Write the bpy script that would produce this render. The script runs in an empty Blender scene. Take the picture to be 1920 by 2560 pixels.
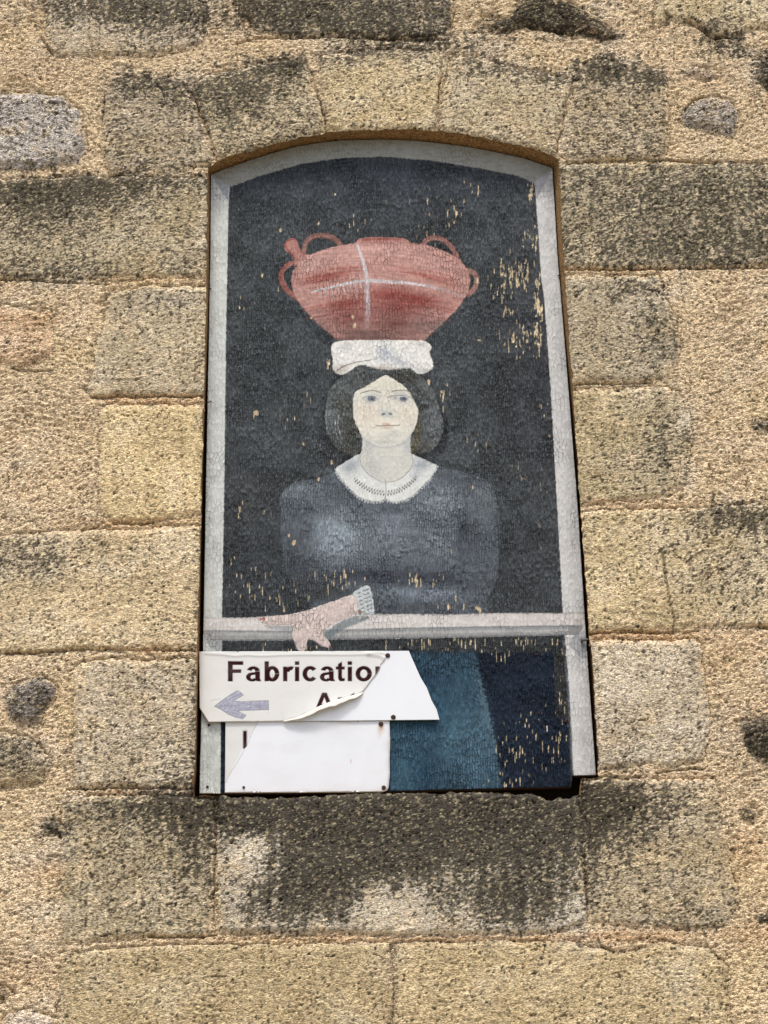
import bpy, math, random
import numpy as np
from mathutils import Matrix, Vector

SC = bpy.context.scene
COL = SC.collection
rad = math.radians

# ------------------------------------------------------------------ camera
PITCH, ROLL = rad(24.4), rad(1.34)
FPX = 5694.0                       # focal length in photo pixels (1920 x 2560)
DIST = FPX * 0.000907
ZC = 3.70
CP = np.array([0.0, -DIST * math.cos(PITCH), ZC - DIST * math.sin(PITCH)])
RM = (Matrix.Rotation(math.pi / 2 + PITCH, 3, 'X') @ Matrix.Rotation(-ROLL, 3, 'Z'))
cam_d = bpy.data.cameras.new('camera')
cam = bpy.data.objects.new('camera', cam_d)
COL.objects.link(cam)
cam.location = CP
cam.rotation_euler = RM.to_euler()
cam_d.sensor_fit = 'VERTICAL'
cam_d.sensor_height = 36.0
cam_d.lens = 36.0 * FPX / 2560.0
cam_d.clip_start = 0.05
cam_d.clip_end = 500
SC.camera = cam
SC.render.resolution_x, SC.render.resolution_y = 768, 1024

# ------------------------------------------------------------------ light
SUN_EL, SUN_AZ = 66.0, -14.0       # azimuth measured from straight in front of the wall
w = bpy.data.worlds.new('World')
SC.world = w
w.use_nodes = True
nt = w.node_tree
nt.nodes.clear()
sky = nt.nodes.new('ShaderNodeTexSky')
sky.sky_type = 'NISHITA'
sky.sun_disc = False
sky.sun_elevation = rad(SUN_EL)
sky.sun_rotation = rad(180 + SUN_AZ)
sky.air_density = 1.0
sky.dust_density = 4.0
sky.ozone_density = 0.6
bgn = nt.nodes.new('ShaderNodeBackground')
bgn.inputs[1].default_value = 0.12
out = nt.nodes.new('ShaderNodeOutputWorld')
nt.links.new(sky.outputs[0], bgn.inputs[0])
nt.links.new(bgn.outputs[0], out.inputs[0])
sun_d = bpy.data.lights.new('sun', 'SUN')
sun_d.energy = 1.5
sun_d.angle = rad(10)
sun_d.color = (1.0, 0.985, 0.93)
sun = bpy.data.objects.new('sun', sun_d)
COL.objects.link(sun)
sdir = Vector((math.sin(rad(SUN_AZ)) * math.cos(rad(SUN_EL)), -math.cos(rad(SUN_AZ)) * math.cos(rad(SUN_EL)), math.sin(rad(SUN_EL))))
sun.rotation_euler = sdir.to_track_quat('Z', 'Y').to_euler()
sun.location = (0, -3, 9)
SC.view_settings.view_transform = 'Standard'
SC.view_settings.look = 'None'
SC.view_settings.gamma = 1.0
SC.view_settings.use_curve_mapping = False
SC.view_settings.exposure = 0.80
SC.render.engine = 'CYCLES'

# ------------------------------------------------------------------ projection (places the photo's outlines on the wall)
RN = np.array(RM)


def proj(x, y, z):
    dx, dy, dz = x - CP[0], y - CP[1], z - CP[2]
    cx = RN[0, 0] * dx + RN[1, 0] * dy + RN[2, 0] * dz
    cy = RN[0, 1] * dx + RN[1, 1] * dy + RN[2, 1] * dz
    cz = RN[0, 2] * dx + RN[1, 2] * dy + RN[2, 2] * dz
    return 960 - FPX * cx / cz, 1280 + FPX * cy / cz


def unproj(px, py, yp=0.0):
    c = RN @ np.array([px - 960, -(py - 1280), -FPX])
    t = (yp - CP[1]) / c[1]
    return CP + c * t


def V(pts):
    k = 1920 / 1659
    return [(a * k, b * k) for a, b in pts]


def TL(ox, oy, k):
    return lambda pts: [(ox + a * k, oy + b * k) for a, b in pts]


P1 = TL(660, 560, .33755)          # pot
P2 = TL(780, 880, .217)            # head
P3 = TL(640, 1100, .39783)         # dress
P4 = TL(480, 1440, .6028)          # rail and signs
P5 = TL(480, 320, .28933)
P6 = TL(960, 320, .28933)
P7 = TL(480, 1600, .38577)         # signs
P8 = TL(860, 900, .12055)          # face


def spline(pts, n=6, closed=True):
    P = np.array(pts, float)
    m = len(P)
    o = []
    rng = range(m) if closed else range(m - 1)
    for i in rng:
        if closed:
            a, b, c, d = P[i - 1], P[i], P[(i + 1) % m], P[(i + 2) % m]
        else:
            a, b, c, d = P[max(i - 1, 0)], P[i], P[i + 1], P[min(i + 2, m - 1)]
        for k in range(n):
            t = k / n
            o.append(.5 * (2 * b + (c - a) * t + (2 * a - 5 * b + 4 * c - d) * t * t + (3 * b - a - 3 * c + d) * t ** 3))
    if not closed:
        o.append(P[-1])
    return np.array(o)


def seg_dist(poly, X, Y, closed=True, near=False):
    P = np.asarray(poly, float)
    m = len(P)
    best = np.full(X.shape, 1e18)
    tpar = np.zeros(X.shape)
    qx = np.zeros(X.shape)
    qy = np.zeros(X.shape)
    ins = np.zeros(X.shape, bool)
    for i in range(m if closed else m - 1):
        ax, ay = P[i]
        bx, by = P[(i + 1) % m]
        ex, ey = bx - ax, by - ay
        L = ex * ex + ey * ey + 1e-12
        t = np.clip(((X - ax) * ex + (Y - ay) * ey) / L, 0, 1)
        cx, cy = ax + t * ex, ay + t * ey
        d = (X - cx) ** 2 + (Y - cy) ** 2
        b = d < best
        best = np.where(b, d, best)
        tpar = np.where(b, i + t, tpar)
        if near:
            qx = np.where(b, cx, qx)
            qy = np.where(b, cy, qy)
        if closed:
            cr = (ay > Y) != (by > Y)
            with np.errstate(divide='ignore', invalid='ignore'):
                xi = ax + (Y - ay) * ex / (ey if abs(ey) > 1e-12 else 1e-12)
            ins ^= cr & (X < xi)
    d = np.sqrt(best)
    if closed:
        d = np.where(ins, -d, d)
    if near:
        return d, qx, qy
    return d, tpar / max(1, (m if closed else m - 1))


def ss(a, b, x):
    t = np.clip((x - a) / (b - a), 0, 1)
    return t * t * (3 - 2 * t)


_rs = np.random.RandomState(7)
_perm = _rs.permutation(256)
_perm = np.concatenate([_perm, _perm, _perm])
_ga = _rs.rand(256) * 2 * np.pi
_gx, _gy = np.cos(_ga), np.sin(_ga)


def perlin(x, y, seed=0):
    x = x + seed * 17.31
    y = y + seed * 9.17
    xi = np.floor(x).astype(np.int64)
    yi = np.floor(y).astype(np.int64)
    xf, yf = x - xi, y - yi
    u = xf * xf * (3 - 2 * xf)
    v = yf * yf * (3 - 2 * yf)
    xi &= 255
    yi &= 255
    a = _perm[xi] + yi
    b = _perm[xi + 1] + yi
    h00, h01, h10, h11 = _perm[a], _perm[a + 1], _perm[b], _perm[b + 1]
    n00 = _gx[h00] * xf + _gy[h00] * yf
    n10 = _gx[h10] * (xf - 1) + _gy[h10] * yf
    n01 = _gx[h01] * xf + _gy[h01] * (yf - 1)
    n11 = _gx[h11] * (xf - 1) + _gy[h11] * (yf - 1)
    return 1.5 * ((n00 * (1 - u) + n10 * u) * (1 - v) + (n01 * (1 - u) + n11 * u) * v)


def fbm(x, y, o=3, seed=0, g=.5):
    s, a, f, t = 0, 1, 1, 0
    for i in range(o):
        s = s + a * perlin(x * f, y * f, seed + i * 3)
        t += a
        a *= g
        f *= 2.03
    return s / t


def lin(c):
    c = np.array(c, float) / 255
    return np.where(c <= .04045, c / 12.92, ((c + .055) / 1.055) ** 2.4)


# ------------------------------------------------------------------ object helpers
def link(o, parent=None):
    COL.objects.link(o)
    if parent is not None:
        o.parent = parent
    return o


def thing(name, label, cat, loc=(0, 0, 0), group=None):
    o = bpy.data.objects.new(name, None)
    o.empty_display_size = 0.1
    o.location = loc
    o['label'] = label
    o['category'] = cat
    if group:
        o['group'] = group
    return link(o)


def mesh_np(name, co, quads, mat, parent=None, col=None, smooth=True, label=None):
    me = bpy.data.meshes.new(name)
    co = np.asarray(co, np.float32)
    if parent is not None:
        co = co - np.array(parent.location, np.float32)
    quads = np.asarray(quads, np.int32)
    nf, k = quads.shape
    me.vertices.add(len(co))
    me.vertices.foreach_set('co', co.ravel())
    me.loops.add(nf * k)
    me.loops.foreach_set('vertex_index', quads.ravel())
    me.polygons.add(nf)
    me.polygons.foreach_set('loop_start', np.arange(0, nf * k, k, dtype=np.int32))
    me.polygons.foreach_set('use_smooth', np.full(nf, smooth))
    me.update(calc_edges=True)
    if col is not None:
        at = me.color_attributes.new('Col', 'FLOAT_COLOR', 'POINT')
        c4 = np.ones((len(co), 4), np.float32)
        c4[:, :3] = col
        at.data.foreach_set('color', c4.ravel())
    me.materials.append(mat)
    o = bpy.data.objects.new(name, me)
    if label:
        o['label'] = label
    return link(o, parent)


def split_build(co, quads, qreg, names, mat, parent, col, skirt=0.0, labels=None, nosk=None):
    """one continuous surface cut into its pieces; each piece gets sides of depth skirt"""
    obs = {}
    for r, nm in names.items():
        q = quads[qreg == r]
        if len(q) == 0:
            continue
        u, inv = np.unique(q.ravel(), return_inverse=True)
        c = co[u]
        cc = col[u]
        qq = inv.reshape(-1, 4)
        if skirt > 0:
            e = np.concatenate([qq[:, [0, 1]], qq[:, [1, 2]], qq[:, [2, 3]], qq[:, [3, 0]]])
            n = len(u)
            key = e[:, 0].astype(np.int64) * n + e[:, 1]
            rev = e[:, 1].astype(np.int64) * n + e[:, 0]
            b = e[~np.isin(key, rev)]
            if nosk is not None:
                ns = nosk[u]
                b = b[~(ns[b[:, 0]] & ns[b[:, 1]])]
            bv, binv = np.unique(b.ravel(), return_inverse=True)
            bi = binv.reshape(-1, 2) + n
            c = np.concatenate([c, c[bv] + np.array([0, skirt, 0])])
            cc = np.concatenate([cc, cc[bv]])
            qq = np.concatenate([qq, np.stack([b[:, 1], b[:, 0], bi[:, 0], bi[:, 1]], 1)])
        obs[r] = mesh_np(nm, c, qq, mat[r] if isinstance(mat, dict) else mat, parent, cc,
                         label=(labels or {}).get(r))
    return obs


# ------------------------------------------------------------------ materials
def new_mat(name):
    m = bpy.data.materials.new(name)
    m.use_nodes = True
    n = m.node_tree
    b = n.nodes['Principled BSDF']
    return m, n, b


def nd(n, t, **k):
    x = n.nodes.new(t)
    for a, v in k.items():
        setattr(x, a, v)
    return x


def coords(n, sx, sy, sz, rot=None):
    tc = nd(n, 'ShaderNodeTexCoord')
    mp = nd(n, 'ShaderNodeMapping')
    mp.inputs['Scale'].default_value = (sx, sy, sz)
    if rot:
        mp.inputs['Rotation'].default_value = rot
    n.links.new(tc.outputs['Object'], mp.inputs['Vector'])
    return mp.outputs[0]


def noise(n, vec, scale, detail=4, rough=.6, dist=0.0):
    t = nd(n, 'ShaderNodeTexNoise')
    t.inputs['Scale'].default_value = scale
    t.inputs['Detail'].default_value = detail
    t.inputs['Roughness'].default_value = rough
    t.inputs['Distortion'].default_value = dist
    n.links.new(vec, t.inputs['Vector'])
    return t.outputs[0]


def mrange(n, v, a, b, c, d):
    t = nd(n, 'ShaderNodeMapRange')
    n.links.new(v, t.inputs[0])
    for i, q in enumerate((a, b, c, d)):
        t.inputs[i + 1].default_value = q
    return t.outputs[0]


def math_(n, op, a, b=None):
    t = nd(n, 'ShaderNodeMath', operation=op)
    for i, q in enumerate((a, b)):
        if q is None:
            continue
        if isinstance(q, (int, float)):
            t.inputs[i].default_value = q
        else:
            n.links.new(q, t.inputs[i])
    return t.outputs[0]


def scale_col(n, col, fac):
    t = nd(n, 'ShaderNodeVectorMath', operation='SCALE')
    n.links.new(col, t.inputs[0])
    n.links.new(fac, t.inputs['Scale'])
    return t.outputs[0]


def mat_wall(name='rough_lime_mortar', bump=.0085, con=.46):
    m, n, b = new_mat(name)
    at = nd(n, 'ShaderNodeAttribute', attribute_name='Col')
    v = coords(n, 1, 1, 1.55)
    f1 = noise(n, v, 240, 2, .55)
    f2 = noise(n, v, 90, 3, .6)
    k = math_(n, 'MULTIPLY', mrange(n, f1, .36, .64, 1 - con, 1 + con * .95), mrange(n, f2, .36, .64, .80, 1.20))
    c = scale_col(n, at.outputs['Color'], k)
    n.links.new(c, b.inputs['Base Color'])
    b.inputs['Roughness'].default_value = .95
    b.inputs['Specular IOR Level'].default_value = .15
    vo = nd(n, 'ShaderNodeTexVoronoi', feature='F1')
    vo.inputs['Scale'].default_value = 230
    n.links.new(v, vo.inputs['Vector'])
    h = math_(n, 'ADD', math_(n, 'MULTIPLY', noise(n, v, 190, 3, .6), .8), math_(n, 'MULTIPLY', f2, .5))
    h = math_(n, 'ADD', h, math_(n, 'MULTIPLY', vo.outputs['Distance'], -.45))
    bp = nd(n, 'ShaderNodeBump')
    bp.inputs['Strength'].default_value = .9
    bp.inputs['Distance'].default_value = bump
    n.links.new(h, bp.inputs['Height'])
    n.links.new(bp.outputs[0], b.inputs['Normal'])
    return m


def mat_paint(name, cw, ch, dark, bump, fine=.12, thr=.06):
    """flaking oil paint: cells about cw x ch metres, cracks between them"""
    m, n, b = new_mat(name)
    at = nd(n, 'ShaderNodeAttribute', attribute_name='Col')
    v = coords(n, 1 / cw, 0.0, 1 / ch)
    wn = nd(n, 'ShaderNodeTexNoise')
    wn.inputs['Scale'].default_value = .7
    wn.inputs['Detail'].default_value = 2
    n.links.new(v, wn.inputs['Vector'])
    mx = nd(n, 'ShaderNodeVectorMath', operation='MULTIPLY_ADD')
    n.links.new(wn.outputs['Color'], mx.inputs[0])
    mx.inputs[1].default_value = (.35, 0, .8)
    n.links.new(v, mx.inputs[2])
    sx = nd(n, 'ShaderNodeSeparateXYZ')
    n.links.new(mx.outputs[0], sx.inputs[0])
    cx = nd(n, 'ShaderNodeCombineXYZ')
    n.links.new(sx.outputs[0], cx.inputs[0])
    n.links.new(sx.outputs[2], cx.inputs[1])
    vv = []
    for ft in ('F1', 'F2'):
        t = nd(n, 'ShaderNodeTexVoronoi', feature=ft, voronoi_dimensions='2D', distance='CHEBYCHEV')
        t.inputs['Scale'].default_value = 1
        t.inputs['Randomness'].default_value = .8
        n.links.new(cx.outputs[0], t.inputs['Vector'])
        vv.append(t)
    vf = vv[0]
    edge = math_(n, 'SUBTRACT', vv[1].outputs['Distance'], vv[0].outputs['Distance'])
    big = noise(n, coords(n, 1, 0, 1), 9, 3, .6)
    line = mrange(n, edge, 0, thr * 1.8, 1, 0)
    line = math_(n, 'MULTIPLY', line, mrange(n, big, .42, .62, .0, 1.25))
    streak = noise(n, coords(n, 420, 0, 60), 1, 3, .6)
    grain = noise(n, coords(n, 1, 0, 1), 300, 3, .6)
    sp = nd(n, 'ShaderNodeSeparateColor')
    n.links.new(vf.outputs['Color'], sp.inputs[0])
    k = math_(n, 'MULTIPLY', mrange(n, math_(n, 'MULTIPLY', line, 1.0), 0, 1, 1, 1 - dark), mrange(n, streak, .3, .7, 1 - fine, 1 + fine))
    k = math_(n, 'MULTIPLY', k, mrange(n, grain, .3, .7, 1 - fine, 1 + fine))
    k = math_(n, 'MULTIPLY', k, mrange(n, sp.outputs[1], 0, 1, 1 - fine * .8, 1 + fine * .8))
    c = scale_col(n, at.outputs['Color'], k)
    n.links.new(c, b.inputs['Base Color'])
    b.inputs['Roughness'].default_value = .8
    b.inputs['Specular IOR Level'].default_value = .12
    h = math_(n, 'ADD', math_(n, 'MULTIPLY', sp.outputs[0], .8), math_(n, 'MULTIPLY', line, -.9))
    h = math_(n, 'ADD', h, math_(n, 'MULTIPLY', streak, .5))
    h = math_(n, 'ADD', h, math_(n, 'MULTIPLY', vf.outputs['Distance'], .9))
    bp = nd(n, 'ShaderNodeBump')
    bp.inputs['Strength'].default_value = 1
    bp.inputs['Distance'].default_value = bump
    n.links.new(h, bp.inputs['Height'])
    n.links.new(bp.outputs[0], b.inputs['Normal'])
    return m


def mat_plain(name, c, rough=.6, var=.1, scale=60, metal=0.0, bump=0.0):
    m, n, b = new_mat(name)
    f = noise(n, coords(n, 1, 1, 1), scale, 4, .6)
    rgb = nd(n, 'ShaderNodeRGB')
    rgb.outputs[0].default_value = (*lin(c), 1)
    n.links.new(scale_col(n, rgb.outputs[0], mrange(n, f, .3, .7, 1 - var, 1 + var)), b.inputs['Base Color'])
    b.inputs['Roughness'].default_value = rough
    b.inputs['Metallic'].default_value = metal
    if bump:
        bp = nd(n, 'ShaderNodeBump')
        bp.inputs['Distance'].default_value = bump
        n.links.new(f, bp.inputs['Height'])
        n.links.new(bp.outputs[0], b.inputs['Normal'])
    return m


def mat_print(name):
    m, n, b = new_mat(name)
    at = nd(n, 'ShaderNodeAttribute', attribute_name='Col')
    f = noise(n, coords(n, 1, 1, 1), 14, 5, .6)
    n.links.new(scale_col(n, at.outputs['Color'], mrange(n, f, .3, .7, .965, 1.02)), b.inputs['Base Color'])
    b.inputs['Roughness'].default_value = .6
    b.inputs['Specular IOR Level'].default_value = .06
    return m


M_WALL = mat_wall(bump=.0078)
M_STONE = mat_wall('weathered_limestone', .0042, .38)
M_RUBBLE = mat_wall('rough_field_stone', .0095, .5)
M_BG = mat_paint('flaking_dark_paint', .0050, .0120, .45, .0030, .30, .12)
M_LIGHT = mat_paint('cracked_pale_paint', .0085, .0150, .34, .0012, .07, .05)
M_FACE = mat_paint('finely_cracked_ivory_paint', .0100, .0130, .13, .0006, .05, .04)
M_POT = mat_paint('cracked_red_paint', .0078, .0200, .46, .0016, .11, .06)
M_DRESS = mat_paint('cracked_blue_grey_paint', .0056, .0190, .34, .0024, .18, .10)
M_PRINT = mat_print('printed_vinyl')
M_WOOD = mat_plain('old_plywood', (52, 44, 36), .85, .25, 40)
M_BLACK = mat_plain('dark_recess_brown', (38, 32, 26), .95, .3, 20)  # very dark brown for the back of the recess
M_RUST = mat_plain('rusty_steel', (58, 34, 24), .8, .5, 400, .2, .0006)
M_NAIL = mat_plain('dull_zinc', (86, 88, 74), .6, .3, 300, .3)
M_GROUND = mat_plain('pale_gravel', (150, 138, 118), .95, .2, 18, 0, .01)

# ------------------------------------------------------------------ outlines on the wall (photo pixels)
OPEN = [(519, 417), (566.8, 392.3), (610, 381), (647.8, 369.2), (688, 359), (726, 349), (768, 339), (812.7, 331.6), (886, 325.5), (960, 323),
        (1022, 322), (1084.4, 325.3), (1140, 331), (1191.5, 340.3), (1278, 357.6), (1335, 372), (1382, 388), (1398, 403.9), (1404, 530), (1411, 667),
        (1420, 800), (1432.6, 977.5), (1446, 1247.6), (1461, 1499), (1466, 1590), (1474, 1640), (1488.6, 1920), (1491.5, 1942), (1447, 1946),
        (1449, 1984), (1423, 1993.6), (1365, 1999), (1345, 1992), (1330, 1985), (1191.5, 1979), (1100, 1983), (960, 1981), (860, 1986), (781, 1989.7),
        (665.5, 1995), (560, 1990), (484, 1990), (485, 1958), (490, 1920), (496, 1617), (503, 1381), (506, 1146), (511, 910), (515, 741), (516, 640), (517.6, 520)]
BOARD = [(527.7, 437.2), (560, 423), (624.6, 401), (680, 383), (740.4, 366.3), (800, 357), (856, 351), (960, 348.4), (1040, 352), (1104.7, 359),
         (1162, 366), (1220.4, 376.4), (1307, 395), (1381, 419.8), (1393.8, 640), (1420, 960), (1445, 1280), (1461, 1533), (1470, 1668), (1489.5, 1937.6),
         (1431.6, 1939), (1427.6, 1966.5), (1200, 1972), (972.7, 1978), (700, 1981), (498.8, 1983.9), (503, 1806), (508, 1617), (513.8, 1280), (525.9, 640)]
YB = 0.045       # board face behind the wall face

# stones: outline in overview pixels, colour, how proud (mm), stain, kind
ST = [
    ([(90, -120), (95, 50), (105, 95), (125, 122), (180, 122), (250, 120), (330, 118), (400, 108), (437, 92), (440, 20), (438, -120)], (176, 160, 124), 5, .15, 'b'),
    ([(512, -120), (515, 30), (560, 70), (640, 80), (730, 76), (870, 84), (960, 82), (978, 55), (972, -120)], (168, 155, 122), 6, .35, 'b'),
    ([(1022, 68), (1050, 40), (1100, 36), (1125, 0), (1180, -20), (1240, 10), (1285, 42), (1352, 78), (1310, 90), (1240, 78), (1140, 62), (1080, 72)], (128, 108, 72), 7, .45, 'r'),
    ([(1415, 60), (1418, -120), (1760, -120), (1760, 60), (1640, 58), (1590, 82), (1540, 76), (1500, 52), (1450, 40)], (188, 170, 120), 8, .05, 'b'),
    ([(222, 210), (235, 190), (270, 172), (340, 170), (375, 166), (396, 186), (425, 235), (462, 325), (452, 352), (400, 366), (235, 373), (222, 340)], (166, 150, 112), 3, .25, 'b'),
    ([(413, 193), (450, 162), (560, 140), (652, 120), (675, 180), (697, 240), (705, 330), (600, 350), (520, 360), (468, 340)], (172, 156, 112), 4, .30, 'b'),
    ([(690, 122), (800, 106), (945, 110), (957, 125), (948, 210), (939, 330), (820, 330), (709, 330), (703, 235)], (184, 166, 118), 4, .10, 'b'),
    ([(974, 130), (996, 118), (1050, 130), (1110, 148), (1175, 156), (1241, 166), (1231, 215), (1212, 262), (1199, 360), (1100, 330), (946, 320), (960, 200)], (180, 164, 122), 5, .10, 'b'),
    ([(1250, 172), (1275, 132), (1330, 132), (1360, 155), (1395, 145), (1430, 150), (1440, 175), (1443, 325), (1432, 343), (1225, 346), (1208, 330), (1222, 240)], (172, 154, 112), 4, .25, 'b'),
    ([(1640, 128), (1760, 110), (1760, 240), (1662, 205), (1642, 170)], (120, 112, 92), 6, .4, 'r'),
    ([(-120, 205), (20, 198), (75, 198), (140, 210), (170, 235), (182, 280), (192, 325), (165, 350), (75, 366), (-120, 372)], (186, 180, 160), 9, .1, 'r'),
    ([(1470, 245), (1500, 216), (1540, 202), (1575, 215), (1597, 250), (1582, 295), (1530, 286), (1475, 268)], (160, 152, 132), 6, .15, 'r'),
    ([(1468, 152), (1500, 143), (1548, 150), (1556, 166), (1510, 170), (1475, 165)], (176, 156, 122), 5, .1, 'r'),
    ([(-120, 388), (120, 384), (300, 380), (480, 377), (470, 597), (350, 598), (200, 603), (-120, 601)], (170, 155, 112), 4, .22, 'b'),
    ([(1200, 355), (1430, 350), (1760, 350), (1760, 570), (1600, 574), (1400, 578), (1200, 581)], (168, 155, 114), 4, .30, 'b'),
    ([(230, 650), (240, 630), (300, 620), (480, 617), (480, 853), (330, 853), (200, 858), (190, 845), (204, 763), (226, 690)], (176, 162, 124), 4, .15, 'b'),
    ([(214, 885), (230, 876), (330, 874), (480, 873), (480, 1100), (417, 1112), (335, 1126), (245, 1129), (218, 1106), (212, 1049), (217, 950)], (188, 168, 116), 4, .05, 'b'),
    ([(-120, 1165), (40, 1155), (150, 1142), (260, 1146), (350, 1140), (480, 1135), (480, 1405), (345, 1402), (315, 1408), (200, 1404), (120, 1408), (60, 1411), (10, 1413), (-120, 1415)], (182, 164, 120), 4, .12, 'b'),
    ([(155, 1450), (170, 1432), (210, 1424), (330, 1426), (480, 1422), (480, 1695), (330, 1700), (240, 1698), (160, 1704), (158, 1600)], (176, 162, 126), 3, .12, 'b'),
    ([(132, 1740), (160, 1722), (300, 1718), (415, 1722), (455, 1728), (460, 1830), (458, 2015), (400, 2024), (325, 2022), (240, 2034), (135, 2036), (128, 1900)], (160, 146, 106), 3, .28, 'b'),
    ([(470, 1700), (800, 1695), (1253, 1690), (1256, 1830), (1262, 1942), (1266, 1990), (1215, 2014), (1100, 2016), (900, 2018), (700, 2016), (478, 2014), (468, 1900)], (178, 168, 136), 6, .0, 'b'),
    ([(1262, 1684), (1400, 1682), (1545, 1686), (1566, 1767), (1576, 1842), (1592, 1942), (1578, 2000), (1480, 2008), (1330, 1996), (1274, 1992), (1268, 1900)], (166, 150, 110), 3, .15, 'b'),
    ([(135, 2090), (155, 2058), (250, 2050), (350, 2042), (600, 2040), (843, 2036), (845, 2330), (118, 2330), (128, 2200)], (170, 152, 106), 3, .08, 'b'),
    ([(856, 2036), (1100, 2034), (1240, 2034), (1330, 2062), (1430, 2036), (1530, 2046), (1570, 2090), (1578, 2200), (1590, 2330), (852, 2330)], (170, 152, 106), 3, .08, 'b'),
    ([(1200, 597), (1330, 594), (1425, 597), (1432, 640), (1446, 655), (1462, 700), (1471, 740), (1455, 810), (1440, 823), (1200, 827)], (166, 153, 116), 4, .2, 'b'),
    ([(1200, 843), (1440, 836), (1467, 846), (1485, 880), (1493, 932), (1487, 1020), (1480, 1049), (1432, 1072), (1330, 1084), (1200, 1093)], (176, 160, 114), 4, .12, 'b'),
    ([(1200, 1108), (1350, 1100), (1500, 1098), (1620, 1090), (1760, 1085), (1760, 1358), (1600, 1356), (1500, 1352), (1420, 1362), (1200, 1364)], (184, 166, 118), 4, .12, 'b'),
    ([(1200, 1386), (1300, 1383), (1498, 1381), (1514, 1392), (1524, 1480), (1534, 1560), (1518, 1640), (1450, 1655), (1370, 1654), (1200, 1668)], (180, 168, 134), 4, .12, 'b'),
    ([(12, 1505), (35, 1475), (88, 1462), (122, 1482), (127, 1505), (98, 1530), (84, 1562), (48, 1572), (20, 1552)], (122, 116, 104), 9, .30, 'r'),
    ([(1600, 1562), (1655, 1545), (1760, 1560), (1760, 1640), (1645, 1648), (1606, 1612)], (100, 90, 72), 7, .5, 'r'),
    ([(1622, 915), (1640, 905), (1690, 904), (1692, 930), (1650, 936), (1626, 930)], (120, 108, 84), 6, .5, 'r'),
    ([(-120, 1575), (0, 1580), (60, 1590), (112, 1640), (96, 1696), (0, 1706), (-120, 1710)], (150, 136, 100), 4, .3, 'r'),
    ([(88, 1775), (115, 1763), (134, 1785), (128, 1806), (98, 1800)], (110, 100, 82), 5, .5, 'r'),
    ([(8, 2200), (30, 2184), (70, 2180), (112, 2198), (118, 2330), (-20, 2330)], (196, 182, 152), 6, .05, 'r'),
    ([(1622, 1980), (1650, 1974), (1740, 1978), (1740, 1998), (1640, 1998)], (100, 84, 64), 6, .5, 'r'),
    ([(-20, 2140), (15, 2130), (28, 2145), (12, 2160), (-20, 2162)], (96, 84, 66), 6, .5, 'r'),
    ([(-120, 665), (40, 662), (120, 672), (112, 700), (118, 770), (60, 790), (-120, 792)], (200, 170, 126), 3, .0, 'r'),
    ([(1600, 1752), (1622, 1744), (1640, 1764), (1622, 1782), (1604, 1776)], (130, 112, 84), 4, .4, 'r'),
]

# stains (overview px): cx, cy, rx, ry, strength
STAIN = [
    (300, 20, 260, 60, .55), (740, 30, 260, 50, .5), (900, 92, 190, 22, .55), (640, 130, 130, 26, .35), (830, 112, 130, 22, .3),
    (280, 172, 70, 26, .55), (385, 190, 50, 40, .4), (500, 200, 90, 60, .38), (600, 150, 60, 40, .35), (1060, 140, 90, 25, .45), (1190, 165, 70, 18, .5),
    (1310, 148, 80, 30, .6), (1410, 165, 40, 25, .5), (1210, 40, 120, 40, .45), (1530, 80, 70, 40, .4), (1620, 110, 90, 30, .5), (1650, 165, 30, 60, .4),
    (90, 410, 230, 36, .62), (90, 470, 150, 60, .32), (40, 590, 200, 30, .35), (330, 385, 200, 22, .3), (400, 580, 90, 30, .18),
    (1500, 430, 260, 70, .22), (1560, 540, 180, 50, .38), (1350, 540, 120, 40, .15), (1380, 620, 70, 30, .3), (1420, 720, 60, 50, .3), (330, 650, 110, 24, .28),
    (1440, 940, 55, 120, .32), (1360, 1000, 60, 50, .15), (1600, 1115, 110, 35, .75), (1560, 1240, 140, 90, .22), (60, 1190, 180, 50, .35), (40, 1240, 120, 40, .2),
    (330, 1480, 130, 60, .15), (300, 1640, 150, 80, .2), (430, 1780, 70, 110, .4), (330, 1740, 180, 40, .2), (60, 1620, 90, 60, .12),
    (860, 1740, 440, 50, 1.5), (740, 1850, 200, 110, .95), (1040, 1785, 290, 75, .9), (1170, 1900, 110, 100, .55), (700, 1910, 70, 80, .35), (1060, 1960, 160, 50, .3), (840, 1960, 60, 50, -.15), (860, 1735, 430, 40, .5), (520, 1950, 60, 50, .1), (600, 1960, 90, 60, .35), (1090, 1955, 100, 60, .3),
    (520, 1760, 60, 40, .5), (1310, 1720, 90, 50, .4), (1330, 1640, 50, 40, .15), (70, 1520, 60, 50, .2), (1640, 1600, 60, 80, .35),
    (120, 1790, 40, 30, .3), (1500, 1990, 120, 30, .25), (20, 740, 60, 30, .1), (180, 70, 90, 30, -.3), (535, 1850, 40, 60, -.55), (620, 1960, 120, 50, .35), (1000, 1900, 200, 80, .22), (840, 1960, 70, 60, -.3), (1300, 1290, 120, 60, -.2), (430, 1010, 70, 60, -.1),
    (1340, 1450, 90, 60, -.2), (180, 1330, 120, 50, -.1), (620, 100, 120, 14, -.3), (120, 600, 100, 14, .2), (1400, 1870, 160, 100, .12), (240, 1870, 120, 100, .08),
    (860, 1800, 420, 120, .35), (440, 1360, 20, 200, .22), (425, 1560, 20, 160, .3), (438, 900, 14, 160, .15),
]
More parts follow.
